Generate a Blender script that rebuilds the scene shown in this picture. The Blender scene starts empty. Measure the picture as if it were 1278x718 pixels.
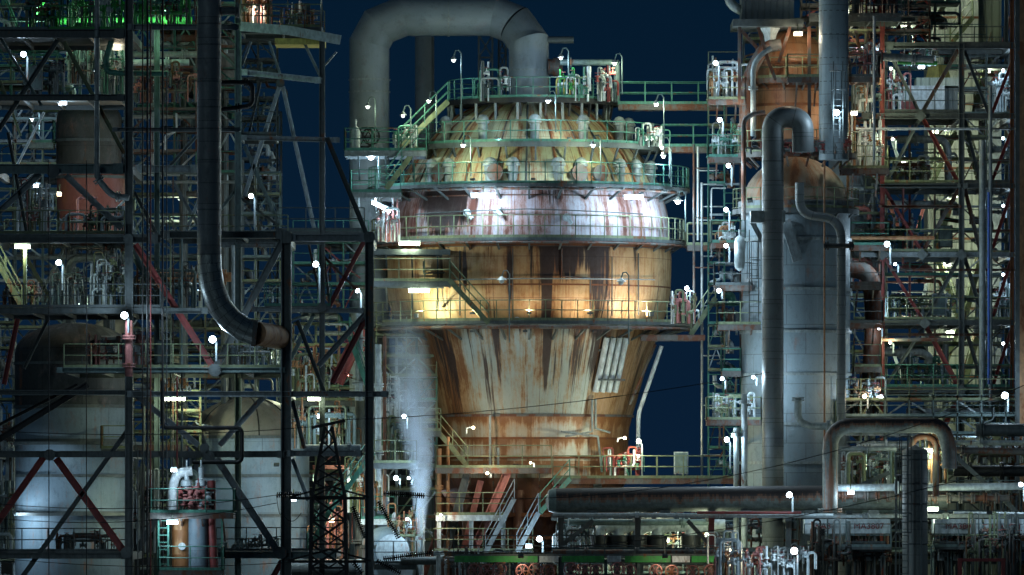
import bpy, math, random
from mathutils import Vector as V, Matrix
random.seed(11)
sin, cos, pi = math.sin, math.cos, math.pi
scene = bpy.context.scene
COL = scene.collection
# ---- the plant is laid out by image pixels; P() turns pixel and depth into metres (25 image pixels = 1 m at the vessel)
D, S, HX, HY, ZC = 400.0, 25.0, 639.0, 640.0, 14.0
def sc(d): return (D + d) / D
def P(x, y, d=0.0): return V(((x - HX) / S * sc(d), d, ZC + (HY - y) / S * sc(d)))
def R(px, d=0.0): return px / S * sc(d)
def gy(d): return HY + ZC / sc(d) * S          # image row of the ground
# ------------------------------------------------------------------ materials
def _nt(name):
    m = bpy.data.materials.new(name); m.use_nodes = True
    nt = m.node_tree
    return m, nt, nt.nodes['Principled BSDF']
def _N(nt, t, **k):
    n = nt.nodes.new(t)
    for a, b in k.items():
        if a[0] == '_': n.inputs[a[1:].replace('_', ' ')].default_value = b
        else: setattr(n, a, b)
    return n
def _noise(nt, src, scale, vec=(1, 1, 1), detail=5, rough=.6):
    mp = _N(nt, 'ShaderNodeMapping'); mp.inputs['Scale'].default_value = vec
    nt.links.new(src, mp.inputs['Vector'])
    n = _N(nt, 'ShaderNodeTexNoise', _Scale=scale, _Detail=detail, _Roughness=rough)
    nt.links.new(mp.outputs[0], n.inputs['Vector'])
    return n.outputs['Fac']
def _ramp(nt, f, lo, hi, a=0., b=1.):
    n = _N(nt, 'ShaderNodeMapRange'); n.interpolation_type = 'SMOOTHSTEP'
    nt.links.new(f, n.inputs['Value'])
    for k, v in zip(('From Min', 'From Max', 'To Min', 'To Max'), (lo, hi, a, b)): n.inputs[k].default_value = v
    return n.outputs[0]
def _ramp2(nt, f, lo, hi):
    n = _N(nt, 'ShaderNodeMapRange'); nt.links.new(f, n.inputs['Value'])
    n.inputs['From Min'].default_value = lo; n.inputs['From Max'].default_value = hi
    return n.outputs[0]
def _math(nt, op, a, b=None):
    n = _N(nt, 'ShaderNodeMath', operation=op)
    for i, x in enumerate((a, b)):
        if x is None: continue
        if isinstance(x, (int, float)): n.inputs[i].default_value = x
        else: nt.links.new(x, n.inputs[i])
    return n.outputs[0]
def _mix(nt, f, a, b):
    n = _N(nt, 'ShaderNodeMix', data_type='RGBA')
    nt.links.new(f, n.inputs[0]) if not isinstance(f, float) else setattr(n.inputs[0], 'default_value', f)
    for i, x in ((6, a), (7, b)):
        if isinstance(x, tuple): n.inputs[i].default_value = (*x, 1)
        else: nt.links.new(x, n.inputs[i])
    return n.outputs[2]
def _coord(nt, uv):
    if uv: return _N(nt, 'ShaderNodeTexCoord').outputs['UV']
    return _N(nt, 'ShaderNodeNewGeometry').outputs['Position']
RUST = (.16, .055, .018); RUSTD = (.022, .011, .009); RUSTO = (.30, .11, .035)
def steel(name, base, rust=.3, rough=.6, metal=0., var=.25, rustc=RUST, sc_=1.0):
    """painted steel: mottled paint, rust blooming in patches and running down"""
    m, nt, b = _nt(name); c = _coord(nt, False)
    n1 = _noise(nt, c, 1.3 * sc_, (1, 1, .35)); n2 = _noise(nt, c, 6 * sc_, (1, 1, .5))
    dark = tuple(x * (1 - var) for x in base); lite = tuple(min(1, x * (1 + var)) for x in base)
    col = _mix(nt, _ramp(nt, n2, .35, .65), dark, lite)
    s = _math(nt, 'ADD', _math(nt, 'MULTIPLY', n1, .65), _math(nt, 'MULTIPLY', n2, .35))
    th = .66 - rust * .3
    f = _ramp(nt, s, th, th + .09)
    col = _mix(nt, f, col, rustc)
    nt.links.new(col, b.inputs['Base Color'])
    nt.links.new(_ramp(nt, n2, .3, .7, rough - .12, rough + .15), b.inputs['Roughness'])
    b.inputs['Metallic'].default_value = metal
    return m
def streaky(name, a, b2, rust=.5, dark=.3, fine=1.0, panel=None, rough=.55, metal=0., rustc=RUST, rust2=RUSTO, line=(.05, .05, .05), side=None, stains=(), top=(), seam=None):
    """old shell plate: runs of rust down the height (UV in metres: u round the shell, v up).
    side=(u0, half width, colour): plate colour away from u0; stains=((u, v, ru, rv, k)...); top=((v, depth, k)...): stains hanging from a ledge"""
    m, nt, p = _nt(name); c = _coord(nt, True)
    st = lambda n, w=.22: _ramp2(nt, n, .5 - w, .5 + w)
    broad = st(_noise(nt, c, .22, (1, .35, 1), 4)); runs = st(_noise(nt, c, 1.3 * fine, (1, .07, 1), 7, .72)); runs2 = st(_noise(nt, c, 3.0 * fine, (1, .045, 1), 6, .65))
    spots = st(_noise(nt, c, 2.6, (1, .6, 1), 9, .78)); big = st(_noise(nt, c, .8, (1, .10, 1), 4)); hair = st(_noise(nt, c, 9 * fine, (1, .03, 1), 4, .6))
    col = _mix(nt, _ramp(nt, broad, .3, .7), a, b2)
    sx = _N(nt, 'ShaderNodeSeparateXYZ'); nt.links.new(c, sx.inputs[0]); U, W = sx.outputs[0], sx.outputs[1]
    extra = None
    if side:
        dst = _math(nt, 'ABSOLUTE', _math(nt, 'SUBTRACT', _math(nt, 'ADD', U, _math(nt, 'MULTIPLY', runs, .9)), side[0] + .45))
        sd = _ramp(nt, dst, side[1], side[1] + 1.0); col = _mix(nt, _math(nt, 'MULTIPLY', sd, .9), col, side[2]); extra = _math(nt, 'MULTIPLY', sd, .12)
    col = _mix(nt, _math(nt, 'MULTIPLY', hair, .18), col, tuple(x * .5 for x in a))
    blot = st(_noise(nt, c, 1.25, (1, .55, 1), 8, .75)); col = _mix(nt, _math(nt, 'MULTIPLY', _ramp(nt, blot, .55, .95), .5), col, (.20, .13, .12))
    col = _mix(nt, _math(nt, 'MULTIPLY', _ramp(nt, spots, .5, .9), .4), col, tuple(x * .35 for x in a))
    dk = None
    for u0, v0, ru, rv, k in stains:
        e = _math(nt, 'ADD', _math(nt, 'POWER', _math(nt, 'ABSOLUTE', _math(nt, 'DIVIDE', _math(nt, 'SUBTRACT', U, u0), ru)), 2.), _math(nt, 'POWER', _math(nt, 'ABSOLUTE', _math(nt, 'DIVIDE', _math(nt, 'SUBTRACT', W, v0), rv)), 2.))
        e = _ramp(nt, e, 0., 1., k, 0.); dk = e if dk is None else _math(nt, 'ADD', dk, e)
    for v0, dp, k in top:
        e = _math(nt, 'MULTIPLY', _ramp(nt, W, v0 - dp, v0, 0., k), _ramp(nt, W, v0, v0 + .02, 1., 0.)); dk = e if dk is None else _math(nt, 'ADD', dk, e)
    if seam:
        f = _math(nt, 'FRACT', _math(nt, 'DIVIDE', _math(nt, 'SUBTRACT', W, seam[1]), seam[0])); e = _ramp(nt, f, .35, 1., 0., seam[2]); extra = e if extra is None else _math(nt, 'ADD', extra, e)
    s = _math(nt, 'ADD', _math(nt, 'ADD', _math(nt, 'MULTIPLY', runs, .42), _math(nt, 'MULTIPLY', broad, .14)), _math(nt, 'ADD', _math(nt, 'ADD', _math(nt, 'MULTIPLY', spots, .12), _math(nt, 'MULTIPLY', blot, .2)), _math(nt, 'MULTIPLY', hair, .12)))
    if extra is not None: s = _math(nt, 'ADD', s, extra)
    if dk is not None: s = _math(nt, 'ADD', s, _math(nt, 'MULTIPLY', dk, .5))
    th = .78 - rust * .36
    col = _mix(nt, _math(nt, 'MULTIPLY', _ramp(nt, s, th - .12, th + .06), .75), col, rust2)
    col = _mix(nt, _math(nt, 'MULTIPLY', _ramp(nt, s, th, th + .12), .9), col, rustc)
    s2 = _math(nt, 'ADD', _math(nt, 'MULTIPLY', runs2, .45), _math(nt, 'ADD', _math(nt, 'MULTIPLY', big, .4), _math(nt, 'MULTIPLY', hair, .15)))
    if dk is not None: s2 = _math(nt, 'ADD', s2, dk)
    th = .86 - dark * .36
    col = _mix(nt, _math(nt, 'MULTIPLY', _ramp(nt, s2, th, th + .12), .96), col, RUSTD)
    if panel:
        bk = _N(nt, 'ShaderNodeTexBrick', _Scale=1.0, _Mortar_Size=.014, _Brick_Width=panel[0], _Row_Height=panel[1], _Bias=0.0)
        bk.inputs['Color1'].default_value = (1, 1, 1, 1); bk.inputs['Color2'].default_value = (.8, .8, .8, 1); bk.inputs['Mortar'].default_value = (*line, 1)
        nt.links.new(c, bk.inputs['Vector'])
        mx = _N(nt, 'ShaderNodeMix', data_type='RGBA', blend_type='MULTIPLY'); mx.inputs[0].default_value = .8
        nt.links.new(col, mx.inputs[6]); nt.links.new(bk.outputs[0], mx.inputs[7]); col = mx.outputs[2]
    nt.links.new(col, p.inputs['Base Color'])
    nt.links.new(_ramp(nt, spots, .2, .8, rough - .12, rough + .2), p.inputs['Roughness'])
    p.inputs['Metallic'].default_value = metal
    bp = _N(nt, 'ShaderNodeBump', _Strength=.3, _Distance=.05); nt.links.new(spots, bp.inputs['Height']); nt.links.new(bp.outputs[0], p.inputs['Normal'])
    return m
def corrug(name, a, b2, pitch=.35, rust=.15):
    """profiled cladding sheet: real-looking ribs by bump, stained down the ribs"""
    m, nt, p = _nt(name); c = _coord(nt, False)
    sx = _N(nt, 'ShaderNodeSeparateXYZ'); nt.links.new(c, sx.inputs[0])
    u = _math(nt, 'ADD', sx.outputs[0], sx.outputs[1])
    w = _math(nt, 'PINGPONG', u, pitch / 2)
    rib = _ramp(nt, w, pitch * .08, pitch * .2)
    n = _noise(nt, c, .8, (1, 1, .12)); n2 = _noise(nt, c, 3, (1, 1, .2), 6)
    col = _mix(nt, _ramp(nt, n, .4, .62), a, b2)
    col = _mix(nt, _math(nt, 'MULTIPLY', _ramp(nt, n2, .5, .75), .6), col, tuple(x * .35 for x in a))
    col = _mix(nt, _ramp(nt, n2, .74 - rust * .3, .82 - rust * .3), col, RUST)
    col = _mix(nt, _ramp(nt, w, 0.0, pitch * .1, .45, 0.), col, tuple(x * .35 for x in a))
    nt.links.new(col, p.inputs['Base Color']); p.inputs['Roughness'].default_value = .6
    bp = _N(nt, 'ShaderNodeBump', _Strength=.8, _Distance=.06); nt.links.new(rib, bp.inputs['Height']); nt.links.new(bp.outputs[0], p.inputs['Normal'])
    return m
def backrust(name, base, amount=.25, freq=5.):
    """pipe whose upward side has rusted through, the rust dripping down its flanks in short runs"""
    m, nt, p = _nt(name); g = _N(nt, 'ShaderNodeNewGeometry'); pos = g.outputs['Position']
    sn = _N(nt, 'ShaderNodeSeparateXYZ'); nt.links.new(g.outputs['True Normal'], sn.inputs[0])
    r1 = _ramp2(nt, _noise(nt, pos, freq, (1, .05, .05), 6, .75), .3, .7); r2 = _ramp2(nt, _noise(nt, pos, .7, (1, .3, .3), 3), .3, .7); n3 = _ramp2(nt, _noise(nt, pos, 4, (1, 1, 1), 8, .7), .3, .7)
    f = _math(nt, 'ADD', _math(nt, 'ADD', sn.outputs[2], _math(nt, 'MULTIPLY', r1, .85)), _math(nt, 'MULTIPLY', r2, .3))
    col = _mix(nt, _ramp(nt, n3, .2, .8), tuple(x * .7 for x in base), tuple(x * 1.25 for x in base))
    col = _mix(nt, _math(nt, 'MULTIPLY', _ramp(nt, f, .75 - amount, 1.05 - amount), .85), col, (.15, .055, .022))
    col = _mix(nt, _ramp(nt, f, 1.05 - amount, 1.3 - amount), col, (.018, .014, .014))
    nt.links.new(col, p.inputs['Base Color']); p.inputs['Roughness'].default_value = .6
    return m
def glow(name, col, k):
    m = bpy.data.materials.new(name); m.use_nodes = True; nt = m.node_tree; nt.nodes.clear()
    e = _N(nt, 'ShaderNodeEmission'); e.inputs[0].default_value = (*col, 1); e.inputs[1].default_value = k
    t = _N(nt, 'ShaderNodeBsdfTransparent'); a = _N(nt, 'ShaderNodeAddShader'); o = _N(nt, 'ShaderNodeOutputMaterial')
    nt.links.new(e.outputs[0], a.inputs[0]); nt.links.new(t.outputs[0], a.inputs[1]); nt.links.new(a.outputs[0], o.inputs[0])
    m.cycles.emission_sampling = 'NONE'
    return m
M = dict(
    dark=steel('dark_steel_paint', (.062, .077, .078), .25), black=steel('black_grime_steel', (.006, .007, .008), .1),
    grey=steel('grey_steel_paint', (.15, .18, .19), .3), lgrey=steel('light_grey_steel_paint', (.36, .42, .44), .25),
    teal=steel('teal_grey_steel_paint', (.10, .15, .15), .25), red=steel('red_primer_steel', (.17, .028, .026), .3),
    pink=steel('faded_red_pipe_paint', (.34, .13, .12), .45), green=steel('green_handrail_paint', (.04, .155, .115), .35),
    ygreen=steel('yellow_green_handrail_paint', (.125, .155, .085), .4), bgreen=steel('bright_green_paint', (.03, .25, .05), .25),
    pipe=steel('grey_pipe_paint', (.19, .225, .225), .25, .45), white=steel('white_weathered_paint', (.52, .57, .58), .25),
    rust=steel('rusted_steel', (.12, .05, .025), .8, .8), orange=steel('orange_rust_paint', (.27, .14, .065), .5, .7),
    gray_rust=steel('half_rusted_steel', (.095, .092, .085), .65, .7, rustc=(.10, .035, .016)), blue=steel('blue_paint', (.03, .10, .4), .1),
    yellow=steel('yellow_paint', (.34, .29, .08), .3), concrete=steel('stained_concrete', (.16, .17, .17), .3, .9),
    glass=steel('insulator_porcelain', (.015, .012, .011), 0, .25), galv=steel('galvanised_steel', (.33, .36, .36), .15, .45, .3),
)
for k_, c_, s_ in (('lampw', (.80, .90, 1.), 26), ('lampy', (.95, 1., .72), 18), ('lampg', (.35, 1., .55), 10), ('lampo', (1., .75, .45), 12), ('lampd', (.85, .95, .9), 5)):
    M[k_] = glow('lit_lens_' + k_, c_, s_ * .5)
# ------------------------------------------------------------------ geometry collector
class MB:
    def __init__(s): s.v, s.f, s.uv = [], [], []
    def add(s, vs, fs, uvs=None):
        o = len(s.v); s.v += [V(v) for v in vs]; s.f += [tuple(i + o for i in f) for f in fs]
        s.uv += uvs if uvs else [None] * len(fs)
    def box(s, c, size, rz=0., rx=0., ry=0.):
        hx, hy, hz = (q / 2 for q in size); m = Matrix.Rotation(rz, 3, 'Z') @ Matrix.Rotation(ry, 3, 'Y') @ Matrix.Rotation(rx, 3, 'X')
        vs = [V(c) + m @ V((x, y, z)) for z in (-hz, hz) for y in (-hy, hy) for x in (-hx, hx)]
        s.add(vs, [(0, 2, 3, 1), (4, 5, 7, 6), (0, 1, 5, 4), (2, 6, 7, 3), (0, 4, 6, 2), (1, 3, 7, 5)])
    def bar(s, a, b, w, h, up=None):
        a, b = V(a), V(b); t = (b - a)
        if t.length < 1e-5: return
        t.normalize(); up = V(up) if up else (V((0, 1, 0)) if abs(t.y) < .9 else V((0, 0, 1)))
        x = t.cross(up); x.normalize(); y = x.cross(t)          # y: roughly up, x: in the other direction
        q = [a + x * i * w / 2 + y * j * h / 2 for i, j in ((-1, -1), (1, -1), (1, 1), (-1, 1))]
        q += [p + (b - a) for p in q]
        s.add(q, [(0, 3, 2, 1), (4, 5, 6, 7), (0, 1, 5, 4), (1, 2, 6, 5), (2, 3, 7, 6), (3, 0, 4, 7)])
    def ibeam(s, a, b, w, h):
        """I section; w = seen width across the run, h = depth into the view"""
        a, b = V(a), V(b); t = (b - a).normalized(); up = V((0, 1, 0)) if abs(t.y) < .9 else V((0, 0, 1))
        x = t.cross(up).normalized(); k = w * .13
        for sg in (-1, 1): s.bar(a + x * sg * (w - k) / 2, b + x * sg * (w - k) / 2, k, h)
        s.bar(a, b, w - 2 * k, h * .12)
    def tube(s, pts, r, n=10, caps=True, bend=0, seg=5):
        pts = [V(p) for p in pts]
        if bend and len(pts) > 2: pts = fillet(pts, bend, seg)
        t0 = (pts[1] - pts[0]).normalized()
        u = t0.cross(V((0, 0, 1)) if abs(t0.z) < .9 else V((0, 1, 0))).normalized()
        rings, L, Ls = [], 0, []
        for i, p in enumerate(pts):
            ta = (pts[min(i + 1, len(pts) - 1)] - pts[max(i - 1, 0)]).normalized()
            u = (u - ta * u.dot(ta)).normalized(); w = ta.cross(u)
            if i: L += (p - pts[i - 1]).length
            Ls.append(L)
            k = 1.
            if 0 < i < len(pts) - 1:
                c = (p - pts[i - 1]).normalized().dot((pts[i + 1] - p).normalized()); k = 1 / max(.6, math.sqrt(max(.01, (1 + c) / 2)))
            rr = r[i] if isinstance(r, (list, tuple)) else r
            rings.append([p + (u * cos(a) + w * sin(a)) * rr * (k if k < 1.15 else 1.1) for a in (2 * pi * j / n for j in range(n))])
        vs = [q for g in rings for q in g]; fs, uvs = [], []
        r0 = r[0] if isinstance(r, (list, tuple)) else r
        for i in range(len(pts) - 1):
            for j in range(n):
                j2 = (j + 1) % n
                fs.append((i * n + j, i * n + j2, (i + 1) * n + j2, (i + 1) * n + j))
                ua, ub = 2 * pi * r0 * j / n, 2 * pi * r0 * (j + 1) / n
                uvs.append([(ua, Ls[i]), (ub, Ls[i]), (ub, Ls[i + 1]), (ua, Ls[i + 1])])
        if caps:
            fs += [tuple(range(n))[::-1], tuple((len(pts) - 1) * n + j for j in range(n))]; uvs += [None, None]
        s.add(vs, fs, uvs)
    def lathe(s, prof, c=(0, 0), n=48, a0=0., a1=2 * pi, Ru=None):
        """prof: [(r, z)...] from bottom to top about the vertical through c"""
        closed = abs(a1 - a0 - 2 * pi) < 1e-4; m = n if closed else n + 1
        L = [0]
        for (r1, z1), (r2, z2) in zip(prof, prof[1:]): L.append(L[-1] + math.hypot(r2 - r1, z2 - z1))
        Ru = Ru or max(r for r, z in prof)
        vs = [(c[0] + r * cos(a0 + (a1 - a0) * j / n), c[1] + r * sin(a0 + (a1 - a0) * j / n), z) for r, z in prof for j in range(m)]
        fs, uvs = [], []
        for i in range(len(prof) - 1):
            for j in range(n):
                j2 = (j + 1) % m
                fs.append((i * m + j, i * m + j2, (i + 1) * m + j2, (i + 1) * m + j))
                ua, ub = Ru * (a0 + (a1 - a0) * j / n), Ru * (a0 + (a1 - a0) * (j + 1) / n)
                uvs.append([(ua, prof[0][1] + L[i]), (ub, prof[0][1] + L[i]), (ub, prof[0][1] + L[i + 1]), (ua, prof[0][1] + L[i + 1])])
        s.add(vs, fs, uvs)
    def build(s, name, mat, parent=None, smooth=None, label=None, kind=None):
        if not s.v: return None
        lo = V([min(v[i] for v in s.v) for i in range(3)]); hi = V([max(v[i] for v in s.v) for i in range(3)])
        c = (lo + hi) / 2; c.z = lo.z
        me = bpy.data.meshes.new(name); me.from_pydata([v - c for v in s.v], [], s.f)
        if any(s.uv):
            ul = me.uv_layers.new(name='UVMap'); k = 0; buf = []
            for f, u in zip(s.f, s.uv):
                for i in range(len(f)): buf += list(u[i]) if u else [s.v[f[i]].x, s.v[f[i]].z]
            ul.data.foreach_set('uv', buf)
        me.materials.append(M[mat] if isinstance(mat, str) else mat)
        if smooth is None: smooth = any(s.uv)
        if smooth:
            me.polygons.foreach_set('use_smooth', [True] * len(s.f)); me.set_sharp_from_angle(angle=math.radians(38))
        me.update()
        o = bpy.data.objects.new(name, me); COL.objects.link(o)
        if parent: o.parent = parent; o.location = c - wloc(parent)
        else: o.location = c
        if label: o['label'] = label
        if kind: o['kind'] = kind
        return o
def wloc(o):
    l = V(o.location)
    while o.parent: o = o.parent; l += o.location
    return l
def fillet(pts, r, seg=5):
    out = [pts[0]]
    for a, p, b in zip(pts, pts[1:], pts[2:]):
        u, w = (a - p), (b - p); k = min(r, u.length * .49, w.length * .49)
        u.normalize(); w.normalize(); s0, s1 = p + u * k, p + w * k
        for i in range(seg + 1):
            t = i / seg; out.append(s0 * (1 - t) ** 2 + p * 2 * t * (1 - t) + s1 * t * t)
    return out + [pts[-1]]
def arc(cx, cy, r, a0, a1, n, z=None):
    return [V((cx + r * cos(a0 + (a1 - a0) * i / n), cy + r * sin(a0 + (a1 - a0) * i / n), z or 0)) for i in range(n + 1)]
def thing(name, label, cat, loc, group=None):
    o = bpy.data.objects.new(name, None); COL.objects.link(o); o.location = loc; o.empty_display_size = .3
    o['label'] = label; o['category'] = cat
    if group: o['group'] = group
    return o
def tag(o, label, cat, group=None):
    o['label'] = label; o['category'] = cat
    if group: o['group'] = group
    return o
def struct(o): o['kind'] = 'structure'; return o
def copy_tree(o, parent=None):
    c = o.copy(); COL.objects.link(c); c.parent = parent
    for ch in list(o.children): copy_tree(ch, c)
    return c
# ------------------------------------------------------------------ steelwork
def rail_mb(mb, pts, h=1.1, step=1.3, r=.026, toe=True, mid=True):
    pts = [V(p) for p in pts]
    zs = [h, h * .52] if mid else [h]
    for z in zs: mb.tube([p + V((0, 0, z)) for p in pts], r, 5, False)
    acc = 0; last = None
    for a, b in zip(pts, pts[1:]):
        L = (b - a).length; n = max(1, round(L / step)) if len(pts) < 6 else 1
        for i in range(n):
            p = a.lerp(b, i / n)
            if last is None or (p - last).length > step * .75:
                mb.bar(p, p + V((0, 0, h)), .05, .05, (0, 1, 0)); last = p
        if toe: mb.bar(a + V((0, 0, .06)), b + V((0, 0, .06)), .02, .12, None if abs((b - a).normalized().y) < .9 else None) if False else mb.bar(a + V((0, 0, .07)), b + V((0, 0, .07)), *( (.13, .02)))
    mb.bar(pts[-1], pts[-1] + V((0, 0, h)), .05, .05, (0, 1, 0))
def deck_rect(x0, x1, y, d0, d1, parent, deckm='dark', railm='green', rails='fblr', th=.22, h=1.1, brackets=0, railname='railing', gap=None):
    """rectangular grating deck with edge channels and handrail, as parts 'deck' and 'railing' of parent"""
    a, b = P(x0, y, d0), P(x1, y, d0); z = a.z; X0, X1 = a.x, b.x
    mb = MB(); mb.box(((X0 + X1) / 2, (d0 + d1) / 2, z - .03), (X1 - X0, d1 - d0, .05))
    for yy in (d0 + .04, d1 - .04): mb.box(((X0 + X1) / 2, yy, z - th / 2 - .06), (X1 - X0, .09, th))
    n = max(2, int((X1 - X0) / 1.5))
    for i in range(n + 1): mb.box((X0 + .05 + (X1 - X0 - .1) * i / n, (d0 + d1) / 2, z - th / 2 - .07), (.08, d1 - d0 - .2, th * .8))
    for i in range(brackets):
        xx = X0 + (X1 - X0) * (i + .5) / brackets
        mb.bar((xx, d0, z - .2), (xx, d1, z - 1.3), .08, .08)
    dk = mb.build('deck', deckm, parent)
    if rails:
        mb = MB(); c = {'f': [(X0, d0), (X1, d0)], 'b': [(X0, d1), (X1, d1)], 'l': [(X0, d0), (X0, d1)], 'r': [(X1, d0), (X1, d1)]}
        if set(rails) == {'f', 'b'}: rail_mb(mb, [V((*q, z)) for q in c['b']], h); mb.build(railname, railm, parent); mb = MB(); rails = 'f'
        for k in rails: rail_mb(mb, [V((*q, z)) for q in c[k]], h)
        mb.build(railname, railm, parent)
    return dk
def platform(name, label, x0, x1, y, d0, d1, deckm='dark', railm='green', rails='fblr', cat='platform', legs=0, group=None, brackets=0):
    t = thing(name, label, cat, P((x0 + x1) / 2, y, (d0 + d1) / 2), group)
    deck_rect(x0, x1, y, d0, d1, t, deckm, railm, rails, brackets=brackets)
    if legs:
        a, b = P(x0, y, d0), P(x1, y, d0)
        for i in range(legs):
            xx = a.x + .15 + (b.x - a.x - .3) * i / max(1, legs - 1)
            for dd in (d0 + .2, d1 - .2):
                mb = MB(); mb.ibeam((xx, dd, 0), (xx, dd, a.z - .25), .2, .2); mb.build('leg', deckm, t)
    return t
def ring_deck(cx, y, d, rin, rout, parent, deckm='dark', railm='green', a0=0, a1=2 * pi, braces=24, n=64, h=1.1, th=.25, rsup=None, bz=1.2, name='ring_platform', inner=False):
    c = P(cx, y, d); z = c.z
    g = bpy.data.objects.new(name, None); COL.objects.link(g); g.parent = parent; g.location = c - wloc(parent)
    mb = MB(); mb.lathe([(rin, z - .05), (rin, z), (rout, z), (rout, z - th), (rout - .07, z - th), (rout - .07, z - .05), (rin, z - .05)], (c.x, c.y), n, a0, a1)
    rsup = rsup or rin
    for i in range(braces):
        a = a0 + (a1 - a0) * (i + .5) / braces; e = V((cos(a), sin(a), 0)); o = V((c.x, c.y, z))
        mb.bar(o + e * (rin - .3) + V((0, 0, -.14)), o + e * (rout - .1) + V((0, 0, -.14)), .1, .16, (0, 0, 1))
        mb.bar(o + e * (rsup - .1) + V((0, 0, -bz)), o + e * (rout - .25) + V((0, 0, -.2)), .09, .09, (0, 0, 1))
    mb.build('deck', deckm, g, smooth=False)
    mb = MB(); pts = [V((c.x, c.y, z)) + V((cos(a0 + (a1 - a0) * i / n), sin(a0 + (a1 - a0) * i / n), 0)) * (rout - .05) for i in range(n + 1)]
    rail_mb(mb, pts, h, 1.0)
    mb.build('railing', railm, g)
    return g
def stair(pa, pb, parent=None, w=.9, mat='ygreen', railm=None, label=None, name='stair', wd=(0, 1, 0), rail=True, tread='galv', cat='stair'):
    """flight from pa (foot) to pb (head); wd = direction across the flight"""
    pa, pb, wd = V(pa), V(pb), V(wd)
    if parent: g = bpy.data.objects.new(name, None); COL.objects.link(g); g.parent = parent; g.location = pa - wloc(parent)
    else: g = thing(name, label, cat, pa)
    mb = MB()
    for k in (-1, 1): mb.bar(pa + wd * k * w / 2, pb + wd * k * w / 2, .24, .06, wd)
    mb.build('stringer', mat, g)
    mb = MB(); n = max(3, int(abs(pb.z - pa.z) / .26)); h = V((pb.x - pa.x, pb.y - pa.y, 0)).normalized()
    for i in range(1, n): mb.bar(pa.lerp(pb, i / n) - wd * w * .47, pa.lerp(pb, i / n) + wd * w * .47, .24, .035, (0, 0, 1))
    mb.build('tread', tread, g)
    if rail:
        mb = MB()
        for k in (-1, 1):
            for z in (.95, .5): mb.tube([pa + wd * k * w / 2 + V((0, 0, z)), pb + wd * k * w / 2 + V((0, 0, z))], .026, 5)
            m = max(2, int((pb - pa).length / 1.4))
            for i in range(m + 1): q = pa.lerp(pb, i / m) + wd * k * w / 2; mb.bar(q, q + V((0, 0, .95)), .045, .045, (0, 1, 0))
        mb.build('railing', railm or mat, g)
    return g
def ladder(x, y0, y1, d, parent=None, cage=True, mat='ygreen', w=.45, label=None, side=-1, name='ladder'):
    a, b = P(x, y0, d), P(x, y1, d)              # y0 top, y1 foot
    if parent: g = bpy.data.objects.new(name, None); COL.objects.link(g); g.parent = parent; g.location = b - wloc(parent)
    else: g = thing(name, label, 'ladder', b)
    mb = MB()
    for k in (-1, 1): mb.bar(b + V((k * w / 2, 0, 0)), a + V((k * w / 2, 0, .9)), .05, .05)
    n = int((a.z - b.z) / .3)
    for i in range(n): mb.bar(b + V((-w / 2, 0, .3 * (i + .5))), b + V((w / 2, 0, .3 * (i + .5))), .03, .03)
    mb.build('rung_frame', mat, g)
    if cage and a.z - b.z > 2.5:
        mb = MB(); z0 = b.z + 2.1; m = int((a.z + .9 - z0) / .9)
        hoop = [V((.36 * cos(t), side * .06 + side * .62 * max(0, sin(t)) , 0)) for t in (pi * i / 8 for i in range(9))]
        for i in range(m + 1):
            o = V((a.x, d, z0 + .9 * i)); mb.tube([o + q for q in hoop], .022, 4, False)
        for q in hoop[1:-1:2]: mb.bar(V((a.x, d, z0)) + q, V((a.x, d, z0 + .9 * m)) + q, .035, .02)
        mb.build('safety_cage', mat, g)
    return g
def column(t, x, y0, y1, d, wpx, mat='dark', name='column', sec='i', depth=None):
    mb = MB(); a, b = P(x, y0, d), P(x, y1, d)
    if y1 >= 719: b.z = 0
    w = R(wpx, d)
    if sec == 'i': mb.ibeam(b, a, w, depth or w * .95)
    elif sec == 'o': mb.tube([b, a], w / 2, 12)
    else: mb.bar(b, a, w, depth or w)
    return mb.build(name, mat, t)
def beam(t, x0, y0, x1, y1, d, hpx, mat='dark', name='beam', d2=None, sec='i', dep=.28):
    mb = MB(); a, b = P(x0, y0, d), P(x1, y1, d if d2 is None else d2); h = R(hpx, d)
    if sec == 'i': mb.ibeam(a, b, h, dep)
    elif sec == 'o': mb.tube([a, b], h / 2, 10)
    elif sec == 'u':
        mb.bar(a, b, h, .05)
        mb.bar(a + V((0, -.08, h * .45)), b + V((0, -.08, h * .45)), h * .1, .12)
        mb.bar(a + V((0, -.08, -h * .45)), b + V((0, -.08, -h * .45)), h * .1, .12)
    else: mb.bar(a, b, h, dep)
    # gusset plates at both ends
    t_ = (b - a).normalized()
    for p, s_ in ((a, 1), (b, -1)):
        q = p + t_ * s_ * h * .8; mb.box(q + V((0, -dep * .52, 0)), (h * 1.1, .03, h * 1.15))
    return mb.build(name, mat, t)
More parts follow.
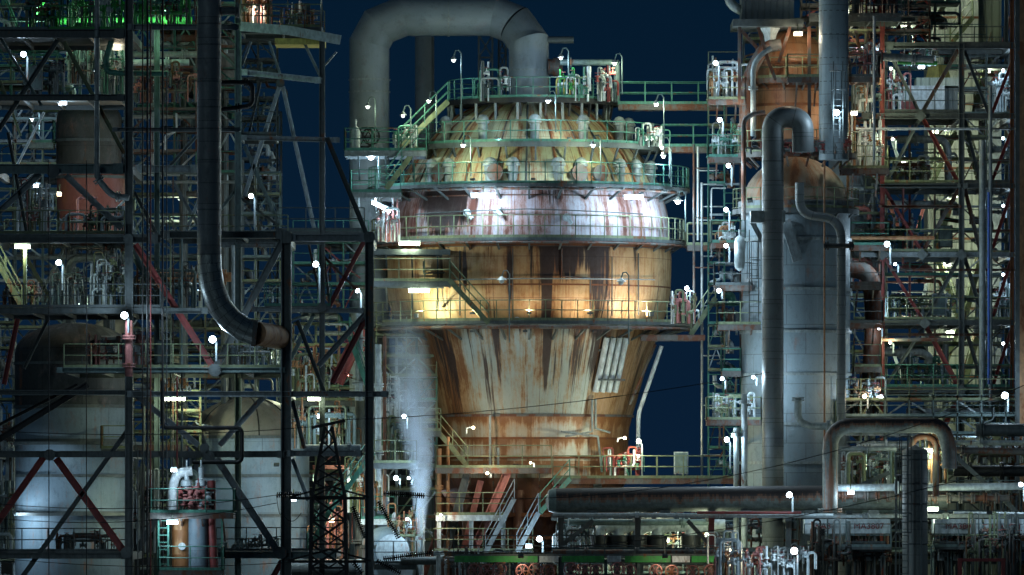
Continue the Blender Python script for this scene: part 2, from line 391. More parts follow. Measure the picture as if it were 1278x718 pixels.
def lattice(name, label, cx, y0, y1, d, wpx, mat='dark', cat='mast', dep=None, step=None, dia=.05, leg=.09, taper=None):
    """square lattice mast > four legs and the lacing of each face"""
    t = thing(name, label, cat, P(cx, y1, d)); a, b = P(cx, y0, d), P(cx, y1, d)
    if y1 >= 719: b.z = 0; t.location.z = 0
    w = R(wpx, d) / 2; wt = w * (taper or 1); step = step or w * 2
    q = [(-1, -1), (1, -1), (1, 1), (-1, 1)]
    for i, j in q:
        mb = MB(); mb.bar(b + V((i * w, j * w, 0)), a + V((i * wt, j * wt, 0)), leg, leg); mb.build('leg', mat, t)
    n = max(2, int((a.z - b.z) / step))
    for k in range(4):
        mb = MB(); (i, j), (i2, j2) = q[k], q[(k + 1) % 4]
        for m in range(n):
            f0, f1 = m / n, (m + 1) / n; w0, w1 = w + (wt - w) * f0, w + (wt - w) * f1
            z0, z1 = b.z + (a.z - b.z) * f0, b.z + (a.z - b.z) * f1
            A, B = V((b.x + i * w0, d + j * w0, z0)), V((b.x + i2 * w0, d + j2 * w0, z0))
            C, E = V((b.x + i * w1, d + j * w1, z1)), V((b.x + i2 * w1, d + j2 * w1, z1))
            mb.bar(A, E, dia, dia); mb.bar(B, C, dia, dia); mb.bar(C, E, dia, dia)
        mb.build('lacing', mat, t)
    return t
# ------------------------------------------------------------------ pipes
def flange(mb, p, t, r, w=.09):
    t = V(t).normalized(); mb.tube([V(p) - t * w, V(p) + t * w], r, 14)
def pipe(name, label, pts, rpx, mat='pipe', d=0., bend=None, n=12, fl=(), seams=0, cat='pipe', group=None, ground=False, seamm='dark'):
    """pts [(x,y[,d])]; pixel radius rpx; fl = fractions along the run that carry a flange pair; seams = metres between cladding bands"""
    w = [P(q[0], q[1], q[2] if len(q) > 2 else d) for q in pts]
    if ground: w[-1].z = 0
    r = R(rpx, d)
    t = thing(name, label, cat, w[-1], group)
    mb = MB(); mb.tube(w, r, n, True, bend if bend is not None else r * 3, 6 if r < .4 else 9); mb.build('pipe_run', mat, t)
    L = [0]
    for a, b in zip(w, w[1:]): L.append(L[-1] + (b - a).length)
    def at(s):
        for i in range(len(w) - 1):
            if s <= L[i + 1] + 1e-6: return w[i].lerp(w[i + 1], (s - L[i]) / max(1e-6, L[i + 1] - L[i])), (w[i + 1] - w[i]).normalized(), i
    for f in fl:
        p, tt, _ = at(f * L[-1]); mb = MB()
        for k in (-.06, .06): flange(mb, p + tt * k, tt, r * 1.5 + .04, .035)
        mb.build('flange', mat, t)
    if seams:
        mb = MB(); s = seams / 2; B = (bend if bend is not None else r * 3)
        while s < L[-1]:
            p, tt, i = at(s)
            if all((p - q).length > B * .95 for q in w[1:-1]): flange(mb, p, tt, r + .012, .02)
            s += seams
        mb.build('cladding_band', seamm, t)
    return t
def valve(mb, p, r=.16, ax='x', wheel=True):
    p = V(p); e = V((1, 0, 0)) if ax == 'x' else V((0, 0, 1)); f = V((0, 0, 1)) if ax == 'x' else V((0, -1, 0))
    mb.tube([p - e * r * 1.5, p - e * r * .5, p + e * r * .5, p + e * r * 1.5], [r * .9, r * .7, r * .7, r * .9], 10)
    for k in (-1, 1): flange(mb, p + e * k * r * 1.5, e, r * 1.35, .03)
    mb.tube([p, p + f * r * 2.2], r * .4, 8); flange(mb, p + f * r * 1.2, f, r * .8, .03)
    mb.tube([p + f * r * 2.2, p + f * r * 3.4], r * .14, 6)
def handwheel(mb, c, r, ax='z'):
    c = V(c); u, w = ((V((1, 0, 0)), V((0, 1, 0))) if ax == 'z' else (V((1, 0, 0)), V((0, 0, 1))))
    ring = [c + u * r * cos(t) + w * r * sin(t) for t in (2 * pi * i / 14 for i in range(15))]
    mb.tube(ring, r * .12, 5, False)
    for k in range(3): a = pi * k / 3; mb.bar(c - (u * cos(a) + w * sin(a)) * r, c + (u * cos(a) + w * sin(a)) * r, r * .12, r * .12)
# ------------------------------------------------------------------ lamps
def light(p, power, col, parent, rad=.12, spot=None, aim=None):
    l = bpy.data.lights.new('lamp_light', 'SPOT' if spot else 'POINT'); l.energy = power; l.color = col; l.shadow_soft_size = rad
    o = bpy.data.objects.new('lamp_light', l); COL.objects.link(o); o.parent = parent; o.location = V(p) - wloc(parent)
    if spot:
        l.spot_size = spot; l.spot_blend = .6; o.rotation_euler = (V(aim) - V(p)).to_track_quat('-Z', 'Y').to_euler()
    return o
CW, CY, CG, CO = (.60, .82, 1.), (.90, 1., .66), (.55, 1., .60), (1., .85, .6)
GP = 0.38; FP = .6; FR = .6
def flood(label, x, y, d, power=500, col=CW, pole=1.2, r=.17, mat='lampw', side=0.5):
    """ball floodlight on a short pole: > pole, housing, lens"""
    r *= FR; p = P(x, y, d); t = thing('floodlight', label, 'lamp', p + V((side * .35, .3, -pole)))
    mb = MB(); q = p + V((side * .35, .3, -pole))
    mb.tube([q, q + V((0, 0, pole * .9)), p + V((side * .15, .22, .02))], .045, 6); mb.build('pole', 'grey', t)
    mb = MB(); a = p + V((side * .1, .34, .05)); ax = (p - a).normalized()
    mb.tube([a, a + ax * .08, a + ax * .22, p - ax * .06], [r * .45, r * .75, r * 1.12, r * 1.2], 14); mb.build('housing', 'dark', t)
    mb = MB(); mb.tube([p - ax * .055, p + ax * r * .25, p + ax * r * .6, p + ax * r * .75], [r * 1.1, r * 1.0, r * .65, r * .15], 16); mb.build('lens', mat, t)
    light(p - V((0, .32, 0)), power * GP * FP, col, t, .15)
    return t
def bulk(label, x, y, d, power=120, col=CW, mat='lampw', r=.11, pole=1.6, hook=1, up=True, lit=True):
    """well-glass lamp hanging from a goose-neck pole: > pole, cap, lens"""
    p = P(x, y, d); t = thing('goose_neck_lamp', label, 'lamp', p + V((hook * .35, 0, -pole)))
    mb = MB(); b = p + V((hook * .38, 0, 0))
    pts = [b + V((0, 0, -pole)), b + V((0, 0, .35)), b + V((-hook * .12, 0, .52)), b + V((-hook * .28, 0, .5)), p + V((0, 0, .2))] if up else [b, p + V((0, 0, .15))]
    mb.tube(pts, .03, 6); mb.build('pole', 'teal', t)
    mb = MB(); mb.lathe([(r * 1.9, p.z + .05), (r * 1.2, p.z + .14), (r * .5, p.z + .22), (.02, p.z + .24)], (p.x, p.y), 14); mb.build('cap', 'galv', t)
    mb = MB(); mb.lathe([(.01, p.z - r * .9), (r * .7, p.z - r * .6), (r, p.z), (r * .8, p.z + .07)], (p.x, p.y), 14); mb.build('lens', mat if lit else 'lgrey', t)
    if lit: light(p + V((0, -.05, -.2)), power * GP, col, t, .1)
    return t
def fluoro(label, x, y, d, L=1.1, power=260, col=CY, mat='lampy', pole=0, tilt=0., th=.09):
    """enclosed tube fitting: > housing, lens (, pole)"""
    p = P(x, y, d); t = thing('tube_light', label, 'lamp', p)
    e = V((cos(tilt), 0, sin(tilt))) * L / 2
    mb = MB(); mb.bar(p - e * 1.08 + V((0, .02, .1)), p + e * 1.08 + V((0, .02, .1)), .08, .22); mb.build('housing', 'lgrey', t)
    mb = MB(); mb.tube([p - e, p + e], th, 10); mb.build('lens', mat, t)
    mb = MB()
    if pole:
        q = p + V((.12, .06, .1)); mb.tube([q, q + V((0, 0, -pole))], .09, 8); mb.build('pole', 'ygreen', t)
    else:
        mb.bar(p + V((0, .05, .12)), p + V((0, .5, .5)), .05, .05); mb.build('arm', 'ygreen', t)
    for k in (-.5, .5): light(p + e * k + V((0, -.15, -.22)), power * GP / 2, col, t, .2)
    return t
# ================================================================== MAIN VESSEL
RU = R(176); UF = -pi / 2
M['dome'] = streaky('dome_plate_cream_rust_and_shade', (.44, .47, .32), (.36, .35, .18), .66, .62, 1.8, panel=(3.1, 2.2), line=(.2, .12, .06))  # dark runs are rust, with the deck legs' shadow streaks put into the colour
M['shoulder'] = streaky('shoulder_plate_white_and_rust', (.54, .54, .60), (.40, .36, .42), .70, .62, 1.4, rustc=(.13, .035, .02), panel=(3.6, 9), rust2=(.30, .13, .08), line=(.3, .2, .15), stains=((RU * UF - 4.6, 29.5, 2.4, 2.2, .35), (RU * UF + 1.2, 30.2, 1.4, 1.8, .22)))
M['belt'] = streaky('belt_plate_ochre_rust', (.54, .37, .19), (.42, .26, .12), .60, .62, 1.3, panel=(4.4, 2.05), rustc=(.17, .06, .02), rust2=(.30, .14, .04), line=(.25, .12, .06),
    stains=((RU * UF + 2.0, 27.3, 1.9, 2.3, .42), (RU * UF + 3.6, 26.0, .8, 4.0, .30), (RU * UF + .75, 25.0, .34, 4.5, .4), (RU * UF - 1.1, 25.8, .3, 2.0, .25), (RU * UF - 3.4, 26.0, .22, 1.6, .3)), top=((27.7, .9, .22),))
KU = R(163)
M['cone'] = streaky('cone_plate_green_grey_rust', (.33, .39, .37), (.25, .29, .26), .55, .66, 1.6, panel=(2.8, 40), rustc=(.15, .06, .02), rust2=(.26, .16, .06), line=(.2, .14, .08), side=(KU * UF - .2, 3.4, (.34, .19, .095)),
    stains=((KU * UF + .75, 23, .3, 3.5, .45), (KU * UF - 1.9, 22.5, .3, 2.6, .3), (KU * UF + 3.0, 22.5, 1.6, 2.4, .16), (KU * UF - 5.2, 21, 1.6, 3.5, .2)), top=((23.5, .8, .14),))
NU = R(129)
M['neck'] = streaky('neck_plate_orange_rust', (.46, .47, .41), (.38, .29, .18), .60, .42, 1.2, panel=(3.2, 30), rustc=(.20, .075, .02), rust2=(.34, .17, .06), line=(.3, .15, .1), side=(NU * UF - .5, 3.6, (.44, .25, .12)), seam=(1.12, 18.8, .2), top=((16.4, .7, .2),))
M['skirt'] = streaky('skirt_deep_rust', (.10, .04, .028), (.13, .06, .035), .6, .5, 1.2, rust2=(.16, .06, .025))
M['duct'] = streaky('duct_grey_plate', (.20, .245, .265), (.15, .19, .20), .08, .4, .6, rough=.5)
VX, VD = 660, 0
vc = P(VX, 900, 0)
ves = thing('reactor_vessel', 'huge rust-streaked bulbous reactor vessel with domed top and tapering cone, at the centre', 'reactor', (vc.x, 0, 0))
def shell(name, mat, prof, n=96):
    mb = MB(); mb.lathe([(R(w), P(0, y).z) for w, y in prof[::-1]], (vc.x, 0), n, -pi * 1.5, pi * .5); return mb.build(name, mat, ves)
shell('dome_shell', 'dome', [(8, 125), (42, 128), (70, 135), (93, 147), (112, 162), (126, 178), (142, 198), (154, 216), (163, 235)])
shell('shoulder_shell', 'shoulder', [(163.0, 235.2), (168.5, 250), (172.5, 264), (175.5, 282), (177, 304)])
shell('belt_shell', 'belt', [(177, 304.2), (178, 325), (177.5, 345), (176.8, 362), (175, 377), (171.5, 391), (166, 405)])
shell('cone_shell', 'cone', [(166, 405.2), (159, 425), (150, 450), (142, 475), (135, 500), (129, 520)])
shell('neck_shell', 'neck', [(129, 520.2), (125.5, 534), (124, 548), (123.5, 572), (123, 597)])
shell('skirt_shell', 'skirt', [(123, 597.2), (119, 606), (100, 632), (82, 665), (78, 700), (78, gy(0))], 48)
for k, (y, hw, t_, m) in enumerate([(310, 177.5, .10, 'rust'), (312, 177, .05, 'dark'), (360, 176.2, .04, 'rust'), (520, 130.5, .06, 'gray_rust'), (548, 124.8, .05, 'rust'), (572, 124.4, .05, 'rust'), (250, 169.5, .03, 'gray_rust')]):
    mb = MB(); z = P(0, y).z; mb.lathe([(R(hw - 2), z - t_), (R(hw) + .04, z - t_), (R(hw) + .04, z + t_), (R(hw - 2), z + t_)], (vc.x, 0), 96); mb.build('stiffener_ring', m, ves)
# access rings
rings = [ring_deck(665, 127, 0, R(62), R(107), ves, 'black', 'green', braces=20, h=1.0, rsup=R(100), bz=.9),
    ring_deck(668, 184, 0, R(134), R(160), ves, 'dark', 'green', braces=26, h=1.05, rsup=R(145)),
    ring_deck(VX, 237, 0, R(160), R(201), ves, 'dark', 'green', braces=30, h=1.05, rsup=R(166), th=.16, bz=.8),
    ring_deck(VX, 303, 0, R(178), R(197), ves, 'dark', 'ygreen', braces=30, h=1.1, rsup=R(177), th=.16, bz=.6),
    ring_deck(VX, 405, 0, R(166), R(206), ves, 'dark', 'ygreen', braces=34, h=1.0, rsup=R(158), th=.15, bz=.9)]
for k in range(22):        # stub legs carrying the top deck on the dome
    a = 2 * pi * k / 22; x, y = vc.x + R(100) * cos(a), R(100) * sin(a)
    mb = MB(); mb.tube([(x, y, P(0, 158).z), (x, y, P(0, 130).z)], .075, 8); mb.build('deck_leg', 'pipe', ves)
# pipe loops run round the vessel under the two lower rings
for y, rr, r_, m in ((409, 201, .12, 'pipe'), (413, 207, .09, 'gray_rust'), (411, 194, .07, 'red'), (307, 190, .1, 'pink'), (309, 196, .06, 'gray_rust'), (243, 192, .07, 'gray_rust')):
    mb = MB(); mb.tube([V((vc.x, 0, P(0, y).z)) + q for q in arc(0, 0, R(rr), -pi, 0, 60)], r_, 7); mb.build('ring_pipe', m, ves)
random.seed(5)
# vent pots on the dome
def pot(dx, y, rad, k=1.0):
    dy = -math.sqrt(max(0, rad ** 2 - dx ** 2)); x, yy, z = vc.x + R(dx), R(dy), P(0, y).z
    mb = MB(); mb.lathe([(.24 * k, z - .9), (.24 * k, z - .22), (.34 * k, z - .2), (.34 * k, z - .13), (.27 * k, z - .12), (.27 * k, z + .16)], (x, yy), 16); o = mb.build('vent_pot', 'pipe', ves)
    mb = MB(); mb.lathe([(.27 * k, z + .16), (.37 * k, z + .18), (.37 * k, z + .27), (.33 * k, z + .30), (.31 * k, z + .42), (.2 * k, z + .56), (.02, z + .62)], (x, yy), 16); mb.build('cap', 'pipe', o)
    mb = MB(); mb.tube([(x, yy, z - .8), (x * .92 + vc.x * .08, yy * .92, z - 1.5)], .16 * k, 8); mb.build('stub', 'pipe', o)
for dx in (-103, -57, 7, 67, 112, 124): pot(dx, 164, 129, random.uniform(.8, .95))
for dx in (-120, -99, -48, -20, 36, 64, 112, 132, 151): pot(dx, 218, 158, random.uniform(.88, 1.05))
# parallel downcomers on the cone, right of centre
for k in range(4):
    mb = MB(); xs = (752 + 8 * k) - VX
    def cp(xo, y, hw): return V((vc.x + R(xo), -math.sqrt(max(0, R(hw + 6) ** 2 - R(xo) ** 2)), P(0, y).z))
    mb.tube([cp(xs + 4, 424, 158), cp(xs - 2, 455, 148), cp(xs - 10, 491, 138)], .15, 8); mb.build('downcomer', 'lgrey', ves)
for y in (440, 476):
    mb = MB(); mb.bar(cp(86, y, 150), cp(118, y, 150), .1, .1); mb.build('bracket', 'dark', ves)
# small instrument lines on the cone and neck
for pts in ([(738, 500), (738, 540), (705, 546)], [(742, 500), (742, 536), (760, 541)], [(700, 540), (745, 546), (750, 590)], [(612, 520), (612, 590)], [(622, 560), (622, 592)]):
    mb = MB(); mb.tube([V((vc.x + R(x - VX), -math.sqrt(R(142) ** 2 - R(x - VX) ** 2), P(0, y).z)) for x, y in pts], .06, 6); mb.build('instrument_line', 'pipe', ves)
for x, y, dk in ((620, 268, 0), (706, 278, 0), (584, 272, 0), (645, 405, 0)):
    hw = 184; mb = MB(); p = V((vc.x + R(x - VX), -math.sqrt(R(hw) ** 2 - R(x - VX) ** 2), P(0, y).z))
    mb.tube([p + V((0, .5, 0)), p, p + V((.25, -.1, -.3))], .1, 8); flange(mb, p + V((0, .1, 0)), (0, 1, 0), .2, .04); mb.build('nozzle', 'lgrey', ves)
# manways on the dome with round covers
for x, y, hw in ((618, 222, 166), (722, 222, 166), (748, 222, 167), (548, 222, 164)):
    dx = x - VX; dy = -math.sqrt(R(hw) ** 2 - R(dx) ** 2); c = V((vc.x + R(dx), dy, P(0, y).z)); e = V((R(dx), dy, 0)).normalized()
    mb = MB(); mb.tube([c - e * .8, c], .3, 16); mb.tube([c, c + e * .07], .42, 16); mb.build('manway', 'gray_rust', ves)
# stairs on the vessel
stair(P(501, 184, -5.6), P(559, 127, -4.2), ves, mat='ygreen', railm='green', wd=(0, 1, 0))
stair(P(482, 236, -6.3), P(521, 184, -6.0), ves, mat='ygreen', railm='green', wd=(0, 1, 0))
stair(P(610, 404, -7.9), P(561, 350, -7.9), ves, mat='ygreen', wd=(0, 1, 0))
stair(P(584, 583, -5.6), P(546, 538, -5.6), ves, mat='ygreen', wd=(0, 1, 0))
deck_rect(466, 562, 351, -8.3, -5.6, ves, 'dark', 'ygreen', 'fl', brackets=3)
deck_rect(466, 562, 311, -8.1, -5.6, ves, 'dark', 'ygreen', '', brackets=3)
deck_rect(430, 532, 188, -6.6, -3.0, ves, 'grey', 'green', 'flb', brackets=3)
deck_rect(437, 500, 240, -7.6, -3.0, ves, 'grey', 'green', 'flb', brackets=3)
deck_rect(512, 550, 538, -6.3, -4.2, ves, 'dark', 'ygreen', 'fl', brackets=2)
deck_rect(543, 688, 584, -7.4, -3.5, ves, 'gray_rust', 'ygreen', 'fl', brackets=5)
# legs and knee braces of the skirt, faded red
for (x0, y0), (x1, y1), dd, m, w in (((634, 588), (590, 690), -6.4, 'pink', .42), ((583, 592), (556, 690), -6.0, 'dark', .4), ((600, 600), (578, 690), -5, 'pink', .3), ((553, 646), (538, 690), -6.6, 'pink', .34), ((690, 592), (720, 690), -4.5, 'pink', .35), ((744, 596), (760, 690), -3.5, 'dark', .4)):
    mb = MB(); a, b = P(x0, y0, dd), P(x1, y1, dd); b = a + (b - a) * (a.z / (a.z - b.z)); mb.ibeam(b, a, w, w); mb.build('strut', m, ves)
for k in range(10):
    a = 2 * pi * k / 10 + .2; mb = MB(); mb.tube([(vc.x + R(112) * cos(a), R(112) * sin(a), 0), (vc.x + R(112) * cos(a), R(112) * sin(a), P(0, 612).z)], .28, 10); mb.build('support_leg', 'skirt', ves)
for y in (640, 668):
    mb = MB(); z = P(0, y).z; mb.lathe([(R(76), z), (R(118), z), (R(118), z - .2), (R(76), z - .2)], (vc.x, 0), 32); mb.build('ring_beam', 'rust', ves)
# ------------------------------------------------------------------ overhead duct
t = thing('overhead_duct', 'giant grey mitred gas duct arching from the vessel top down to its left side', 'duct', P(461, 900, 1.2) * 1)
t.location.z = 0
def seg_tube(pts, r): mb = MB(); mb.tube(pts, r, 40, True); return mb
dd = lambda x, y: P(x, y, 1.0 if x < 640 else 1.0 - (x - 640) * .05)
legL = P(461, 900, 1.0); legL.z = 0
path = [legL, dd(461, 55), dd(473, 33), dd(504, 20), dd(616, 20), dd(643, 31), dd(660, 54), P(660, 128, 0)]
for i in range(len(path) - 1):
    mb = MB(); a, b = path[i], path[i + 1]; tt = (b - a).normalized(); r = R(25)
    # mitred pieces: each ring lies in the plane between neighbouring runs
    def ringpts(p, n1, n2):
        nrm = (n1 + n2).normalized(); u = V((0, 1, 0)); w = tt.cross(u).normalized(); out = []
        for j in range(40):
            q = (u * cos(2 * pi * j / 40) + w * sin(2 * pi * j / 40)) * r; s_ = -q.dot(nrm) / max(.2, tt.dot(nrm)); out.append(p + q + tt * s_)
        return out
    tp = (path[i] - path[i - 1]).normalized() if i else tt; tn = (path[i + 2] - path[i + 1]).normalized() if i < len(path) - 2 else tt
    A, B = ringpts(a, tp, tt), ringpts(b, tt, tn); L = (b - a).length
    fs = [(j, (j + 1) % 40, 40 + (j + 1) % 40, 40 + j) for j in range(40)]
    uv = [[(r * 2 * pi * j / 40, 0), (r * 2 * pi * (j + 1) / 40, 0), (r * 2 * pi * (j + 1) / 40, L), (r * 2 * pi * j / 40, L)] for j in range(40)]
    mb.add(A + B, fs, uv); mb.build('duct_section', 'duct', t, label=None)
for p, q in ((dd(461, 100), (0, 0, 1)), (dd(461, 115), (0, 0, 1)), (dd(461, 160), (0, 0, 1)), (P(660, 88, 0), (0, 0, 1)), (P(660, 120, 0), (0, 0, 1)), (dd(461, 230), (0, 0, 1)), (dd(461, 330), (0, 0, 1)), (dd(560, 20), (1, 0, 0))):
    mb = MB(); flange(mb, p, q, R(25) + .05, .04); mb.build('duct_flange', 'pipe', t)
mb = MB(); p = P(480, 52, 0); mb.tube([P(485, 50, -.6), P(716, 48.5, -.6)][:0] or [P(682, 50, -.2), P(716, 50, -.2)], .18, 10); mb.build('stub_nozzle', 'dark', t)
mb = MB(); mb.tube([P(684, 84, -.3), P(690, 84, -.3)], R(10), 16); mb.tube([P(690, 84, -.3), P(702, 84, -.3)], R(12), 16); mb.build('blind_flange', 'gray_rust', t)
mb = MB(); handwheel(mb, P(455, 172, -1.3), .5, 'y'); handwheel(mb, P(463, 170, -1.5), .42, 'y'); mb.build('hose_reel', 'black', t)
# things standing on the top deck
pipe('transfer_pipe', 'dark green horizontal pipe above the top deck, right of the big duct', [(699, 78), (765, 78), (770, 82), (770, 128)], 4, 'teal', d=-2.2, fl=(.1, .6))
t = thing('distant_flue', 'plain grey flue standing behind the vessel under the duct arch', 'chimney', P(530, 900, 22)); t.location.z = 0
mb = MB(); a = P(530, 46, 22); mb.tube([(a.x, 22, 0), a], R(12, 22), 24); mb.build('flue_shell', 'duct', t)
mb = MB(); a = P(540, 46, 21); mb.bar((a.x, 21.2, 0), a, .12, .12); mb.build('cable_tray', 'dark', t)
lattice('lattice_mast', 'thin dark lattice derrick behind the top deck, left of the duct foot', 606, 44, 128, 4, 17, 'dark', step=.9).location.z
lattice('lattice_mast', 'second slimmer lattice derrick right beside the duct foot', 627, 46, 128, 5, 9, 'dark', step=.8)
def manifold(name, label, x0, x1, ybase, d, h=1.6, n=6, mats=('pipe', 'green', 'pink', 'gray_rust'), cat='manifold', r=.05, dd=1.6, vr=.085, group=None):
    r = min(r, .05); n = int(n * 1.5)
    """cluster of risers, headers and valves standing on a deck"""
    t = thing(name, label, cat, P((x0 + x1) / 2, ybase, d), group); a, b = P(x0, ybase, d), P(x1, ybase, d)
    for k in range(max(2, n // 4)):
        z = a.z + h * random.uniform(.25, .9); y = d + random.uniform(-dd / 2, dd / 2); mb = MB()
        q0 = random.uniform(0, .35); q1 = random.uniform(.6, 1); xa, xb = a.x + (b.x - a.x) * q0, a.x + (b.x - a.x) * q1; mb.tube([(xa, y, a.z), (xa, y, z), (xb, y, z), (xb, y, a.z + random.choice((0, h * .4, h * 1.0)))], r * random.uniform(.7, 1.9), 8, True, .2); mb.build('header_pipe', random.choice(mats), t)
    for k in range(n):
        x = random.uniform(a.x, b.x); y = d + random.uniform(-dd / 2, dd / 2); hh = h * random.uniform(.4, 1.1); rr = r * random.uniform(.5, 1.2); mb = MB()
        x2 = x + random.uniform(-.5, .5)
        if random.random() < .5: mb.tube([(x, y, a.z), (x, y, a.z + hh), (x2, y, a.z + hh), (x2, y, a.z + hh * .3)], rr, 7, True, .15)
        else: mb.tube([(x, y, a.z), (x, y, a.z + hh)], rr, 7); flange(mb, (x, y, a.z + hh * .6), (0, 0, 1), rr * 2, .04)
        mb.build('riser_pipe', random.choice(mats), t)
    for k in range(max(1, n // 2)):
        mb = MB(); p = V((random.uniform(a.x, b.x), d - dd / 2 + random.uniform(0, .3), a.z + h * random.uniform(.3, .8))); valve(mb, p, vr, random.choice('xz'))
        v = mb.build('valve', random.choice(mats), t); mb = MB(); handwheel(mb, p + V((0, 0, vr * 3.3)), vr * 1.3); mb.build('handwheel', 'red', v)
    return t
manifold('valve_manifold', 'tangle of small valves on the top deck, left of the duct foot', 598, 632, 127, -3.2, 1.8, 9, ('pipe', 'green', 'dark', 'white'))
manifold('valve_manifold', 'yellow and green valve piping on the top deck, right of the duct foot', 690, 735, 127, -3.2, 1.6, 9, ('yellow', 'green', 'white', 'bgreen'))
manifold('valve_manifold', 'white and red piping at the right end of the top deck', 745, 768, 127, -2.6, 1.7, 7, ('white', 'red', 'pipe'))
manifold('valve_manifold', 'green valve rack on the left platform beside the big duct leg', 492, 520, 187, -5.0, 1.3, 8, ('green', 'pipe', 'white'))
manifold('valve_manifold', 'dark instruments on the right end of the second ring deck', 795, 826, 183, -3.6, 1.2, 8, ('dark', 'white', 'green'))
manifold('valve_manifold', 'pipes and gauges on the left side of the white shoulder ring', 470, 500, 302, -6.4, 2.2, 8, ('white', 'lgrey', 'pink'))
manifold('valve_manifold', 'small valve station at the right edge of the belt ring', 838, 868, 404, -5.5, 1.5, 9, ('white', 'ygreen', 'pink'))
t = thing('gas_cylinder', 'pale upright bottle standing at the left end of the duct platform', 'cylinder', P(444, 187, -5.8))
mb = MB(); p = P(444, 187, -5.8); mb.lathe([(.22, p.z), (.22, p.z + .9), (.12, p.z + 1.1), (.05, p.z + 1.15), (.05, p.z + 1.5)], (p.x, p.y), 14); mb.build('bottle', 'lgrey', t)
# walkways leaving the vessel
platform('walkway_bridge', 'long railed walkway bridging from the top deck right towards the far column', 772, 905, 130, -2.5, -1.2, 'gray_rust', 'green', 'fb')
platform('walkway_bridge', 'railed walkway from the second ring deck right to the scaffold poles', 826, 905, 183, -2.5, -1.2, 'gray_rust', 'green', 'fb')
platform('walkway_bridge', 'short railed bridge at shoulder height right of the vessel', 858, 915, 306, -3.0, -1.5, 'gray_rust', 'ygreen', 'fb')
platform('walkway_bridge', 'green railed bridge over the fat rusty pipe at the vessel foot', 690, 918, 597, -6.5, -4.5, 'gray_rust', 'ygreen', 'fb')
platform('walkway_bridge', 'rusty pipe ledge sticking out right under the belt ring', 800, 880, 418, -5.5, -3.5, 'gray_rust', 'ygreen', '')
stair(P(862, 418, -4.6), P(893, 372, -4.6), None, .8, 'ygreen', label='yellowish green open stair climbing right from the belt ring to the next column')
stair(P(674, 640, -8.6), P(711, 598, -7.0), None, .9, 'green', label='green stair climbing right from the vessel foot onto the railed bridge', tread='green')
stair(P(645, 690, -9.4), P(672, 640, -9.4), None, .9, 'grey', label='grey lower stair flight below the green stair at the vessel foot')
stair(P(606, 690, -8.6), P(642, 622, -8.6), None, .9, 'grey', label='steep grey stair flight in front of the rusty skirt')
platform('foot_platform', 'bright-edged railed platform in front of the rusty vessel skirt', 544, 632, 643, -8.6, -6.4, 'lgrey', 'ygreen', 'flr', legs=3)
platform('foot_platform', 'lowest railed deck in front of the vessel skirt', 541, 665, 688, -9.0, -5.4, 'dark', 'ygreen', 'fl', legs=4)
# sloping light conduit at the right of the cone
pipe('knee_pipe', 'thin grey kneed pipe descending from the belt ring right of the cone', [(826, 432), (797, 516), (796, 575)], 2.6, 'lgrey', d=-3.5)
pipe('knee_pipe', 'straight thin pipe at a slant right beside the cone', [(818, 430), (786, 505)], 1.8, 'gray_rust', d=-3.0)
for x, y0, y1, d_, l in ((876, 228, 600, -4, 'tall thin white pole standing free against the sky right of the vessel'), (866, 180, 395, -4.5, 'thin brownish pole right of the shoulder ring'), (871, 183, 300, -3, 'short slim pole beside the second ring walkway')):
    t = thing('standpipe', l, 'pole', P(x, y1, d_)); mb = MB(); mb.tube([P(x, y1, d_), P(x, y0, d_)], .06, 8)
    for yy in range(int(y0) + 30, int(y1), 62): mb.tube([P(x, yy, d_), P(x + 26, yy, d_)], .035, 6)
    mb.build('tube', 'galv' if x != 866 else 'gray_rust', t)
# steam
t = MB(); a = P(525, 672, -12); zs = [a.z + (P(0, 330).z - a.z) * i / 20 for i in range(21)]
prof = [(max(.05, .3 + 1.0 * min(1, i / 7) * (1 - .25 * max(0, i - 12) / 8)), z) for i, z in enumerate(zs)]
t.lathe([(.01, zs[0] - .01)] + prof + [(.01, zs[-1] + .01)], (0, 0), 24)
for v in t.v: f = (v.z - zs[0]) / (zs[-1] - zs[0]); v.x += a.x - R(46) * max(0, f - .25) ** 1.2; v.y += a.y
m = bpy.data.materials.new('steam_volume'); m.use_nodes = True; nt = m.node_tree; nt.nodes.clear()
vol = _N(nt, 'ShaderNodeVolumePrincipled'); vol.inputs['Color'].default_value = (.70, .84, 1., 1); vol.inputs['Anisotropy'].default_value = .1
o_ = _N(nt, 'ShaderNodeOutputMaterial'); tc = _N(nt, 'ShaderNodeTexCoord'); sx = _N(nt, 'ShaderNodeSeparateXYZ'); nt.links.new(tc.outputs['Generated'], sx.inputs[0])
# radial fade towards the plume's own edge, thinning with height
cx_ = _math(nt, 'MULTIPLY', _math(nt, 'POWER', _ramp(nt, sx.outputs[2], .25, 1., 0, 1.), 1.2), -1.0)
n_ = _noise(nt, _N(nt, 'ShaderNodeNewGeometry').outputs['Position'], 1.3, (1, 1, .5), 6, .7)
sw = _N(nt, 'ShaderNodeSeparateXYZ'); nt.links.new(_N(nt, 'ShaderNodeNewGeometry').outputs['Position'], sw.inputs[0])
fz = _math(nt, 'DIVIDE', _math(nt, 'SUBTRACT', sw.outputs[2], zs[0]), zs[-1] - zs[0])
ax_ = _math(nt, 'MULTIPLY', _math(nt, 'POWER', _math(nt, 'MAXIMUM', _math(nt, 'SUBTRACT', fz, .25), 0.), 1.2), R(46))
dx_ = _math(nt, 'ADD', _math(nt, 'SUBTRACT', sw.outputs[0], a.x), ax_); dy_ = _math(nt, 'SUBTRACT', sw.outputs[1], a.y)
rr_ = _math(nt, 'SQRT', _math(nt, 'ADD', _math(nt, 'MULTIPLY', dx_, dx_), _math(nt, 'MULTIPLY', dy_, dy_)))
